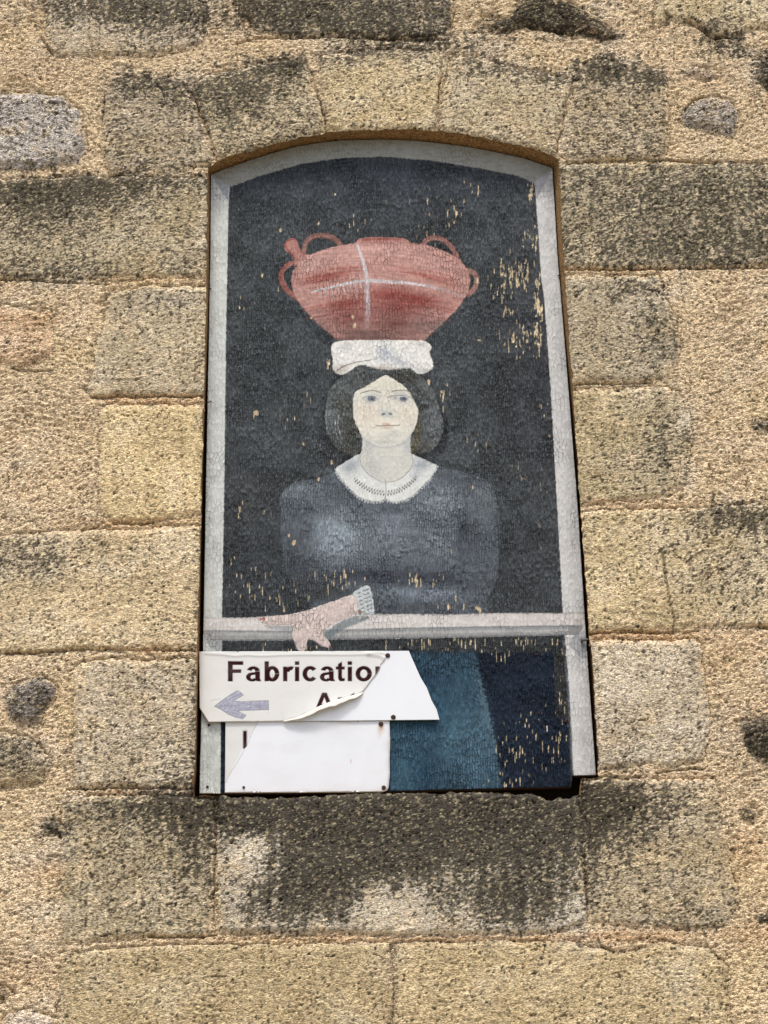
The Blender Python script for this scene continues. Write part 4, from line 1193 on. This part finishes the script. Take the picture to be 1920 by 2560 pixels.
# chips down to bare wood: vertical slivers in clusters
CH = [(1075, 590, 70, 30, .5), (1330, 600, 26, 50, .55), (1290, 690, 55, 50, .8), (1255, 720, 30, 50, .5), (1345, 780, 14, 110, .95), (1270, 780, 20, 22, .7), (1300, 850, 60, 50, .55), (1340, 850, 16, 50, .75), (1255, 670, 24, 34, .55),
      (1110, 1000, 14, 45, .85), (725, 1030, 24, 60, .6), (630, 1030, 30, 18, .6), (880, 560, 60, 40, .4), (600, 780, 10, 40, .7), (690, 740, 30, 40, .35), (820, 910, 10, 34, .7), (770, 1010, 16, 50, .3), (1190, 1120, 60, 60, .3),
      (600, 1260, 14, 60, .7), (650, 1300, 70, 60, .25), (620, 1460, 60, 60, .62), (700, 1500, 80, 40, .62), (860, 1450, 60, 40, .75), (1050, 1450, 70, 22, .55), (1130, 1510, 60, 24, .6), (580, 1420, 20, 100, .5), (760, 1440, 60, 30, .4),
      (1200, 1612, 90, 20, .85), (1040, 1612, 120, 18, .6), (720, 1620, 120, 14, .7), (1260, 1630, 60, 26, .7), (1320, 1610, 50, 20, .6), (1390, 1620, 30, 40, .6), (1300, 1880, 80, 40, .85), (1380, 1860, 50, 60, .8), (1260, 1950, 70, 20, .7), (1340, 1800, 90, 50, .4),
      (1400, 1740, 22, 60, .65), (1100, 500, 90, 50, .28), (960, 500, 60, 40, .2), (1180, 470, 60, 40, .3), (1330, 480, 16, 40, .7), (1130, 540, 40, 60, .4), (860, 700, 300, 120, .05), (1360, 1300, 30, 200, .25), (1290, 1180, 60, 90, .25), (1360, 1000, 16, 120, .35), (700, 850, 60, 60, .2)]
env = np.zeros(BO.n)
for cx, cy, rx, ry, s_ in CH:
    env = np.maximum(env, (s_ * (1.12 if cx > 1050 and cy < 900 else .86)) * np.exp(-(((BO.X - cx) / rx) ** 2 + ((BO.Y - cy) / ry) ** 2)))
chn = fbm(BO.X / 4.0, BO.Y / 30, 2, 63, .45)
chb = fbm(BO.X / 9, BO.Y / 24, 3, 64, .6)
chn = np.where((env > .5) & (BO.Y < 950), np.maximum(chn, chb + .10), chn)
chn = np.where(BO.Y > 1560, fbm(BO.X / 3.1, BO.Y / 30, 2, 65, .4) - .02, chn)
chn2 = fbm(BO.X / 14, BO.Y / 40, 2, 67)
okr = np.isin(BO.reg, [R_BG, R_DRESS, R_SKIRT])
okr2 = np.where(okr, 1, .0)
cm = ss(.54, .66, chn + .28 * chn2 + .42 * env) * ss(.10, .3, env) * okr2
BO.col = BO.col * (1 - cm[:, None]) + cm[:, None] * lin((222, 204, 168)) * (1 + .2 * str_)[:, None]
# shadow-coloured raw cracks next to chips in the paint film (deep splits)
spl = ss(.62, .72, fbm(BO.X / 3.6, BO.Y / 34, 2, 83)) * np.isin(BO.reg, [R_BG, R_DRESS]) * (.4 + .6 * ss(.05, .5, env + .3 * big))
BO.col = BO.col * (1 - .6 * spl[:, None])
hi_ = ss(.5, .7, fbm(BO.X / 5, BO.Y / 9, 2, 87)) * np.isin(BO.reg, [R_BG, R_DRESS])
BO.col = BO.col * (1 + .55 * hi_[:, None])
sp2 = fbm(BO.X / 3.2, BO.Y / 5.5, 2, 88)
BO.col = BO.col * np.clip(1 + np.where(np.isin(BO.reg, [R_BG, R_DRESS, R_HAIR, R_SKIRT]), .32, .05) * sp2, .3, 2)[:, None]
for x, y, rx, ry in [(887, 815, 5, 7), (882, 792, 3, 6), (778, 795, 3.5, 3), (701, 575, 2.6, 6), (838, 487, 2.5, 3.5), (822, 905, 3.5, 9), (735, 1355, 6, 8), (722, 1340, 3, 5), (1072, 955, 4, 8), (1374, 1090, 4, 3), (759, 1110, 2.5, 5), (797, 558, 2.5, 5), (1135, 556, 2.5, 4),
                     (1128, 1380, 2, 6), (1040, 1450, 3, 12), (1195, 1521, 8, 5), (1200, 1530, 4, 8), (1122, 1516, 3.5, 9), (900, 1545, 3, 4), (1200, 852, 5, 3), (600, 1270, 3, 8), (1074, 538, 2, 4), (796, 1198, 4, 5), (1183, 1220, 2.5, 6), (830, 1155, 3, 7), (655, 690, 3, 6), (640, 1030, 6, 9)]:
    for q_ in range(4):
        BO.dot(x + R_.uniform(-.5, .5) * rx, y + R_.uniform(-.5, .5) * ry, rx * R_.uniform(.35, .7), (222, 200, 164), .95, .8, ry * R_.uniform(.4, .8), R_.uniform(-25, 25))
# old screw heads painted on the board face are real (below); slight warp and paint build-up
BO.h = .0006 * big + .00035 * med - .0005 * cm + .0004 * (BO.reg == R_FR)
BO.h += .0003 * perlin(u / 4, v / 9, 99)
# lifted flakes of paint with ragged lower edges
fk = np.isin(BO.reg, [R_BG, R_DRESS, R_HAIR, R_SKIRT])
fe = ss(-.35, .35, fbm(BO.X / 60, BO.Y / 60, 2, 121))
n1 = fbm(BO.X / 7.5, BO.Y / 13, 2, 122)
n2 = fbm(BO.X / 4.2, BO.Y / 20, 2, 123)
BO.h += fk * fe * (.0016 * ss(.08, .22, n1) + .0012 * ss(.12, .25, n2) - .0012 * ss(.25, .4, -n2))
lk = np.isin(BO.reg, [R_POT, R_HAND, R_CLOTH])
BO.h += lk * .0007 * ss(.0, .2, n1)

board = thing('painted_board', 'tall arched board with flaking painting of a woman carrying a red pot, framed in white', 'painting', tuple(unproj(960, 1970, YB)))
BNAMES = {R_BG: 'painted_background', R_FR: 'painted_frame', R_RAIL: 'painted_rail', R_POT: 'painted_pot', R_CLOTH: 'painted_head_cloth', R_HAIR: 'painted_hair', R_FACE: 'painted_face', R_COL: 'painted_collar',
          R_DRESS: 'painted_dress', R_HAND: 'painted_hand', R_CUFF: 'painted_cuff', R_SKIRT: 'painted_skirt'}
BMAT = {R_BG: M_BG, R_FR: M_LIGHT, R_RAIL: M_LIGHT, R_POT: M_POT, R_CLOTH: M_LIGHT, R_HAIR: M_BG, R_FACE: M_FACE, R_COL: M_FACE, R_DRESS: M_DRESS, R_HAND: M_POT, R_CUFF: M_LIGHT, R_SKIRT: M_DRESS}
BLAB = {R_BG: 'dark grey flaking background paint', R_FR: 'white painted border', R_RAIL: 'pale painted window rail', R_POT: 'terracotta red pot with handles and white cross', R_CLOTH: 'white rolled cloth under the pot',
        R_HAIR: 'grey bobbed hair', R_FACE: 'pale face and neck', R_COL: 'white lace collar with beaded edge', R_DRESS: 'blue grey dress', R_HAND: 'pale pink hand resting on the rail', R_CUFF: 'white lace cuff', R_SKIRT: 'teal blue skirt below the rail'}
BO.build(BNAMES, BMAT, board, skirt=.001, labels=BLAB)


def slab(name, outline, y0, y1, mat, parent, bevel=0.0):
    """solid plate from a photo outline, between two depths"""
    f = np.array([unproj(a, b, y0) for a, b in outline])
    bk = f.copy()
    bk[:, 1] = y1
    n = len(f)
    me = bpy.data.meshes.new(name)
    L = np.array(parent.location) if parent is not None else np.zeros(3)
    vs = [tuple(p - L) for p in f] + [tuple(p - L) for p in bk]
    fs = [list(range(n)), list(range(2 * n - 1, n - 1, -1))] + [[i, i + n, (i + 1) % n + n, (i + 1) % n] for i in range(n)]
    me.from_pydata(vs, [], fs)
    me.update()
    me.materials.append(mat)
    return link(bpy.data.objects.new(name, me), parent)


slab('board_core', BOARD, YB + .0012, YB + .017, M_WOOD, board)


# round-headed nails
def nail(px, py, r, yp, parent, mat=M_RUST, name='nail'):
    c = unproj(px, py, yp) - np.array(parent.location)
    vs, fs = [], []
    N = 14
    prof = [(1.0, .0002), (1.0, .0008), (.82, .0017), (.45, .0023), (.3, .0019)]
    rr = random.Random(int(px * 7 + py))
    for k_, (a, h_) in enumerate(prof):
        for i in range(N):
            t = 2 * math.pi * i / N
            j = 1 + rr.uniform(-.06, .06)
            vs.append((c[0] + r * a * j * math.cos(t), c[1] - h_, c[2] + r * a * j * math.sin(t)))
    vs.append((c[0], c[1] - .0016, c[2]))
    for k_ in range(len(prof) - 1):
        for i in range(N):
            i2 = (i + 1) % N
            fs.append((k_ * N + i2, k_ * N + i, (k_ + 1) * N + i, (k_ + 1) * N + i2))
    e = (len(prof) - 1) * N
    for i in range(N):
        fs.append((e + (i + 1) % N, e + i, len(vs) - 1))
    me = bpy.data.meshes.new(name)
    me.from_pydata(vs, [], fs)
    me.materials.append(mat)
    for p in me.polygons:
        p.use_smooth = True
    return link(bpy.data.objects.new(name, me), parent)


for (a, b), r in [((110, 552), .0030), ((100, 952), .0030)]:
    p = P7([(a, b)])[0]
    nail(p[0], p[1], r, YB - .0008, board)
for (a, b), r in [((1425, 325), .0026), ((1437, 568), .0026), ((1550, 602), .0034)]:
    p = P4([(a, b)])[0]
    nail(p[0], p[1], r, YB - .0008, board)


def spike(p0, p1, r, parent, mat, head=None):
    """bent nail shank between the board edge and the stone"""
    A = np.array(p0) - np.array(parent.location)
    B = np.array(p1) - np.array(parent.location)
    d = (B - A) / np.linalg.norm(B - A)
    s1 = np.cross(d, (0, 1, .3))
    s1 /= np.linalg.norm(s1)
    s2 = np.cross(d, s1)
    vs, fs = [], []
    rows = [(0, 1.9 if head else 1), (.14, 1.9 if head else 1), (.15, 1), (.6, .95), (1, .5)]
    bend = np.array([0, -.0006, .0012])
    for t, k_ in rows:
        for i in range(8):
            a = i * math.pi / 4
            vs.append(tuple(A + (B - A) * t + bend * math.sin(math.pi * t) + r * k_ * (math.cos(a) * s1 + math.sin(a) * s2)))
    for k_ in range(4):
        for i in range(8):
            fs.append((k_ * 8 + i, k_ * 8 + (i + 1) % 8, k_ * 8 + 8 + (i + 1) % 8, k_ * 8 + 8 + i))
    fs += [list(range(7, -1, -1)), list(range(32, 40))]
    me = bpy.data.meshes.new('nail')
    me.from_pydata(vs, [], fs)
    me.materials.append(mat)
    return link(bpy.data.objects.new('nail', me), parent)


spike(unproj(1452, 1602, YB - .004), unproj(1478, 1599, YB - .01), .0028, board, M_NAIL, True)
spike(unproj(1394, 689, YB - .003), unproj(1416, 691, YB - .006), .0016, board, M_RUST)
spike(unproj(528, 722, YB - .002), unproj(514, 719, YB - .004), .0013, board, M_RUST)
spike(unproj(529, 1003, YB - .003), unproj(510, 1011, YB - .008), .0012, board, M_RUST)
spike(unproj(840, 352, YB - .003), unproj(836, 340, YB - .006), .0018, board, M_RUST)

# ------------------------------------------------------------------ upper sign
YS = YB - .0095
sgn = thing('direction_sign', 'torn white sign with maroon lettering and a grey arrow, nailed across the painted board', 'sign', tuple(unproj(760, 1800, YS)))
slab('backing_panel', SIGN_UP, YS, YS + .003, mat_plain('white_plastic', (221, 224, 227), .35, .02, 8), sgn)
FILM = P7([(47, 75), (600, 73), (1230, 71), (1262, 88), (1250, 128), (1222, 158), (1215, 188), (1190, 228), (1160, 262), (1135, 298), (1108, 332), (1092, 342), (1050, 358), (960, 385), (880, 412), (790, 450), (690, 498), (590, 523), (107, 530), (50, 440)])
FI = Sheet(FILM, YS - .0006, .00115)
FI.wx *= .25
FI.wy *= .25
FI.col[:] = lin((231, 231, 227))
R_FI, R_LET, R_ARR = 0, 1, 2
INK = (46, 0, 14)
LETR = [10]


def nxt():
    LETR[0] += 1
    return LETR[0]



def bar(S, x0, y0, x1, y1, T, reg=None):
    reg = LETR[0] if reg is None else reg
    S.poly(T([(x0, y0), (x1, y0), (x1, y1), (x0, y1)]), INK, 1, .9, reg=reg, curve=0, wob=0)


def ring(S, cx, cy, rx, ry, t, T, a0=0, a1=360, reg=None, t2=None):
    reg = LETR[0] if reg is None else reg
    """elliptical stroke, thicker at the sides"""
    t2 = t2 or t * .78
    n = max(6, int(abs(a1 - a0) / 10))
    oa, ia = [], []
    for i in range(n + 1):
        a = rad(a0 + (a1 - a0) * i / n)
        oa.append((cx + rx * math.cos(a), cy - ry * math.sin(a)))
        ia.append((cx + (rx - t) * math.cos(a), cy - (ry - t2) * math.sin(a)))
    S.poly(T(oa + ia[::-1]), INK, 1, .9, reg=reg, curve=0, wob=0)


def g_a(S, x0_, T0, b=268):
    x = 0
    T = lambda p: T0([(x0_ + a_ * 1.19, b_) for a_, b_ in p])
    ring(S, x + 40, b - 64, 36, 34, 26, T, 8, 165, t2=20)
    bar(S, x + 50, b - 66, x + 76, b - 14, T)
    S.poly(T([(x + 50, b - 16), (x + 76, b - 18), (x + 84, b), (x + 58, b), (x + 53, b - 8)]), INK, 1, .9, reg=LETR[0], curve=0, wob=0)
    ring(S, x + 34, b - 28, 34, 30, 25, T, 75, 330, t2=18)
    S.poly(T([(x + 36, b - 58), (x + 54, b - 62), (x + 54, b - 44), (x + 36, b - 40)]), INK, 1, .9, reg=LETR[0], curve=0, wob=0)


def g_b(S, x, T, b=268):
    bar(S, x, b - 130, x + 28, b, T)
    ring(S, x + 50, b - 49, 46, 51, 30, T, 0, 360, t2=24)


def g_r(S, x, T, b=268):
    bar(S, x, b - 96, x + 28, b, T)
    ring(S, x + 52, b - 58, 40, 40, 29, T, 62, 172, t2=26)


def g_i(S, x, T, b=268):
    bar(S, x - 1, b - 95, x + 27, b, T)
    bar(S, x - 1, b - 130, x + 27, b - 106, T)


def g_c(S, x, T, b=268):
    ring(S, x + 50, b - 49, 50, 51, 30, T, 38, 322, t2=24)


def g_o(S, x, T, b=268):
    ring(S, x + 53, b - 49, 53, 51, 30, T, 0, 360, t2=24)


def g_t(S, x, T, b=268):
    bar(S, x + 15, b - 112, x + 40, b - 22, T)
    S.poly(T([(x + 15, b - 112), (x + 40, b - 128), (x + 40, b - 90), (x + 15, b - 90)]), INK, 1, .9, reg=LETR[0], curve=0, wob=0)
    bar(S, x, b - 96, x + 58, b - 76, T)
    S.poly(T([(x + 15, b - 30), (x + 40, b - 30), (x + 44, b - 20), (x + 58, b - 21), (x + 59, b - 3), (x + 44, b + 1), (x + 28, b), (x + 17, b - 10)]), INK, 1, .9, reg=LETR[0], curve=0, wob=0)


def g_n(S, x, T, b=268):
    bar(S, x, b - 96, x + 28, b, T)
    ring(S, x + 52, b - 56, 40, 41, 26, T, 0, 180, t2=22)
    bar(S, x + 66, b - 56, x + 92, b, T)


bar(FI, 233, 137, 264, 269, P7)
bar(FI, 233, 137, 332, 162, P7)
bar(FI, 233, 190, 319, 214, P7)
nxt()
g_a(FI, 350, P7)
nxt()
g_b(FI, 470, P7)
nxt()
g_r(FI, 590, P7)
nxt()
g_i(FI, 668, P7)
nxt()
g_c(FI, 716, P7)
nxt()
g_a(FI, 828, P7)
nxt()
g_t(FI, 932, P7)
nxt()
g_i(FI, 1010, P7)
nxt()
g_o(FI, 1060, P7)
nxt()
g_n(FI, 1188, P7)
# second line: A r t
b2 = 473
nxt()
FI.poly(P7([(792, b2), (843, b2 - 130), (873, b2 - 130), (925, b2), (895, b2), (884, b2 - 30), (832, b2 - 30), (820, b2)]), INK, 1, .9, reg=LETR[0], curve=0, wob=0)
FI.poly(P7([(841, b2 - 52), (858, b2 - 98), (875, b2 - 52)]), (231, 231, 227), 1, .9, reg=R_FI, curve=0, wob=0)
nxt()
g_r(FI, 946, P7, b2)
nxt()
g_t(FI, 1012, P7, b2)
# arrow in ball pen
AR = P7([(146, 430), (205, 385), (250, 355), (296, 328), (316, 342), (333, 358), (300, 376), (266, 396), (330, 400), (494, 393), (496, 452), (400, 455), (292, 459), (322, 474), (350, 489), (328, 512), (280, 500), (236, 482), (190, 452)])
FI.poly(AR, (176, 178, 192), 1, 1, reg=R_ARR, curve=0, wob=1)
dd, _ = seg_dist(AR, FI.X, FI.Y)
hat = fbm((FI.X * .8 + FI.Y * .6) / 2.6, (FI.Y * .8 - FI.X * .6) / 14, 2, 31)
mk = (FI.reg == R_ARR)
FI.col[mk] *= (1 + .5 * hat[mk])[:, None]
AC = np.array(AR + [AR[0]])
FI.stroke(AC, 1.3, (84, 88, 112), .8, .7, curve=0, wob=.6)
for pts in ([(150, 430), (200, 425), (290, 428)], [(200, 398), (212, 430), (206, 452)], [(275, 420), (285, 440), (270, 458)], [(210, 400), (290, 360), (320, 350)], [(215, 460), (290, 480), (335, 500)], [(380, 400), (376, 430), (380, 452)], [(440, 398), (444, 450)], [(300, 405), (420, 425), (490, 420)], [(300, 445), (400, 440), (490, 436)]):
    FI.stroke(P7(pts), 1.0, (96, 100, 124), .6, .7, wob=.4)
FI.stroke(P7([(122, 392), (150, 386), (182, 380)]), .9, (130, 132, 140), .7, .6)
FI.stroke(P7([(494, 455), (494, 480)]), .8, (150, 150, 156), .6, .6, curve=0)
FI.stroke(P7([(520, 222), (524, 238), (521, 252)]), 1.2, (150, 140, 110), .8, .6)
# dust, wrinkles along the top edge
wr = [([(90, 88), (200, 95), (280, 104), (360, 98), (450, 104), (600, 97), (800, 95), (1000, 96), (1140, 93)], .0009, 3.5), ([(1140, 92), (1180, 100), (1215, 104), (1240, 118)], .0014, 5), ([(1150, 90), (1210, 84), (1262, 92)], .001, 4)]
for pts, hh, ww in wr:
    P = spline(P7(pts), 4, False)
    d, _ = seg_dist(P, FI.X, FI.Y, closed=False)
    FI.h += hh * np.exp(-(d / ww) ** 2)
    FI.mix(np.arange(FI.n), .22 * np.exp(-((d - 1) / 2.2) ** 2), (150, 146, 140))
gm = fbm(FI.u / 70, FI.v / 45, 4, 56, .6)
FI.mix(np.arange(FI.n), .10 * ss(-.1, .5, gm), (190, 184, 168))
FI.h += .00025 * fbm(FI.u / 60, FI.v / 40, 2, 9)
# the film lifts towards the tear
TEAR = spline(P7([(1108, 332), (1050, 358), (960, 385), (880, 412), (790, 450), (690, 498), (590, 523)]), 5, False)
d, tt = seg_dist(TEAR, FI.X, FI.Y, closed=False)
lift = np.sin(np.pi * np.clip(tt, 0, 1)) ** .8 * .006
FI.h += lift * np.exp(-(d / 22))
d2, _ = seg_dist(P7([(1250, 128), (1215, 188), (1160, 262), (1108, 332)]), FI.X, FI.Y, closed=False)
FI.h += .0016 * np.exp(-(d2 / 8))
FI.mix(np.arange(FI.n), .35 * np.exp(-(d2 / 2.4)), (168, 160, 150))
FN = {R_FI: 'printed_film', R_ARR: 'drawn_arrow'}
for i_ in range(10, LETR[0] + 1):
    FN[i_] = 'letter'
FI.build(FN, M_PRINT, sgn, skirt=.0004, labels={R_FI: 'off white printed film torn along its right side', R_ARR: 'grey blue hand drawn arrow pointing left'})
# curl of the torn film: a tapered roll whose back faces the viewer
N = 60
vs, cl, fs = [], [], []
TT = np.linspace(0, 1, N)
idx = TT * (len(TEAR) - 1)
tx = np.interp(idx, np.arange(len(TEAR)), TEAR[:, 0])
ty = np.interp(idx, np.arange(len(TEAR)), TEAR[:, 1])
K = 9
for i in range(N):
    s_ = math.sin(math.pi * min(1, max(0, TT[i]))) ** .8
    li = .0006 + s_ * .006
    width = (3.0 + 15.0 * s_ * (1 - .35 * TT[i])) * (1 + .10 * math.sin(TT[i] * 19) + .05 * math.sin(TT[i] * 47))
    if i in (0, N - 1):
        width = .6
    nx_, ny_ = .36, .93
    for j in range(K):
        f = j / (K - 1)
        dn = width * math.sin(f * 1.75) / 1.0
        outw = li + s_ * .0075 * math.sin(f * 2.3)
        p = unproj(tx[i] + nx_ * dn, ty[i] + ny_ * dn, YS)
        vs.append((p[0], YS - outw, p[2]))
        tone_ = .80 + .20 * (1 - f) + .06 * math.sin(i * .9 + j)  # tone falls towards the free edge, with a slight ripple
        cl.append(lin((222, 216, 204)) * tone_)
for i in range(N - 1):
    for j in range(K - 1):
        a = i * K + j
        fs.append((a, a + K, a + K + 1, a + 1))
mesh_np('curled_film', vs, fs, M_PRINT, sgn, np.array(cl), label='curled torn edge of the printed film')
for (a, b), r in [((1268, 100), .0054), ((1305, 500), .0054)]:
    p = P7([(a, b)])[0]
    nail(p[0], p[1], r, YS - .0008, sgn)

# ------------------------------------------------------------------ lower sign
YL = YB - .005
sg2 = thing('blank_sign', 'mostly blank white rectangular sign nailed directly below the sign with the arrow', 'sign', tuple(unproj(760, 1980, YL)))
slab('backing_panel', SIGN_LO, YL, YL + .003, bpy.data.materials['white_plastic'], sg2)
LO = Sheet(P7([(217, 528), (1278, 526), (1281, 650), (1277, 780), (1278, 880), (1269, 958), (1262, 972), (1232, 982), (700, 986), (215, 988)]), YL - .0007, .0019)
LO.col[:] = lin((238, 241, 245))
LO.poly(P7([(215, 520), (428, 528), (330, 700), (215, 928)]), (229, 229, 226), 1, .8, curve=0, wob=0)
LO.stroke(P7([(428, 530), (395, 590), (370, 650), (330, 730), (290, 800), (255, 850), (215, 926)]), 1.1, (134, 132, 130), .75, .8, curve=0, wob=.5)
LO.poly(P7([(330, 588), (356, 588), (356, 688), (337, 706), (330, 706)]), INK, 1, 1.0, curve=0, wob=0, reg=1)
LO.stroke(P7([(1032, 770), (1029, 785), (1033, 802)]), 1.4, (190, 130, 140), .8, .8, wob=0)
LO.blob(*P7([(1225, 568)])[0], 7, 11, (196, 150, 104), .75)
LO.blob(*P7([(1215, 600)])[0], 5, 14, (220, 204, 184), .5)
LO.blob(*P7([(1245, 960)])[0], 8, 7, (206, 190, 170), .6)
d, _ = seg_dist(LO.outline, LO.X, LO.Y)
LO.mix(np.arange(LO.n), .35 * np.exp(-(np.abs(d) / 3.0)) * (LO.X > 960), (150, 130, 110))
gm = fbm(LO.u / 70, LO.v / 45, 4, 55, .6)
LO.mix(np.arange(LO.n), .10 * ss(-.1, .5, gm), (196, 192, 180))
LO.mix(np.arange(LO.n), .30 * np.exp(-np.abs(d) / 6.0) * ss(-.3, .4, gm), (170, 160, 144))
LO.h = .0005 * fbm(LO.u / 90, LO.v / 90, 2, 5)
LO.build({0: 'printed_film', 1: 'letter'}, M_PRINT, sg2, skirt=.0005, labels={1: 'dark maroon letter stroke cut off by the tear'})
for (a, b), r in [((1225, 545), .0052), ((335, 955), .0030), ((1243, 957), .0048)]:
    p = P7([(a, b)])[0]
    nail(p[0], p[1], r, YL - .0013, sg2)
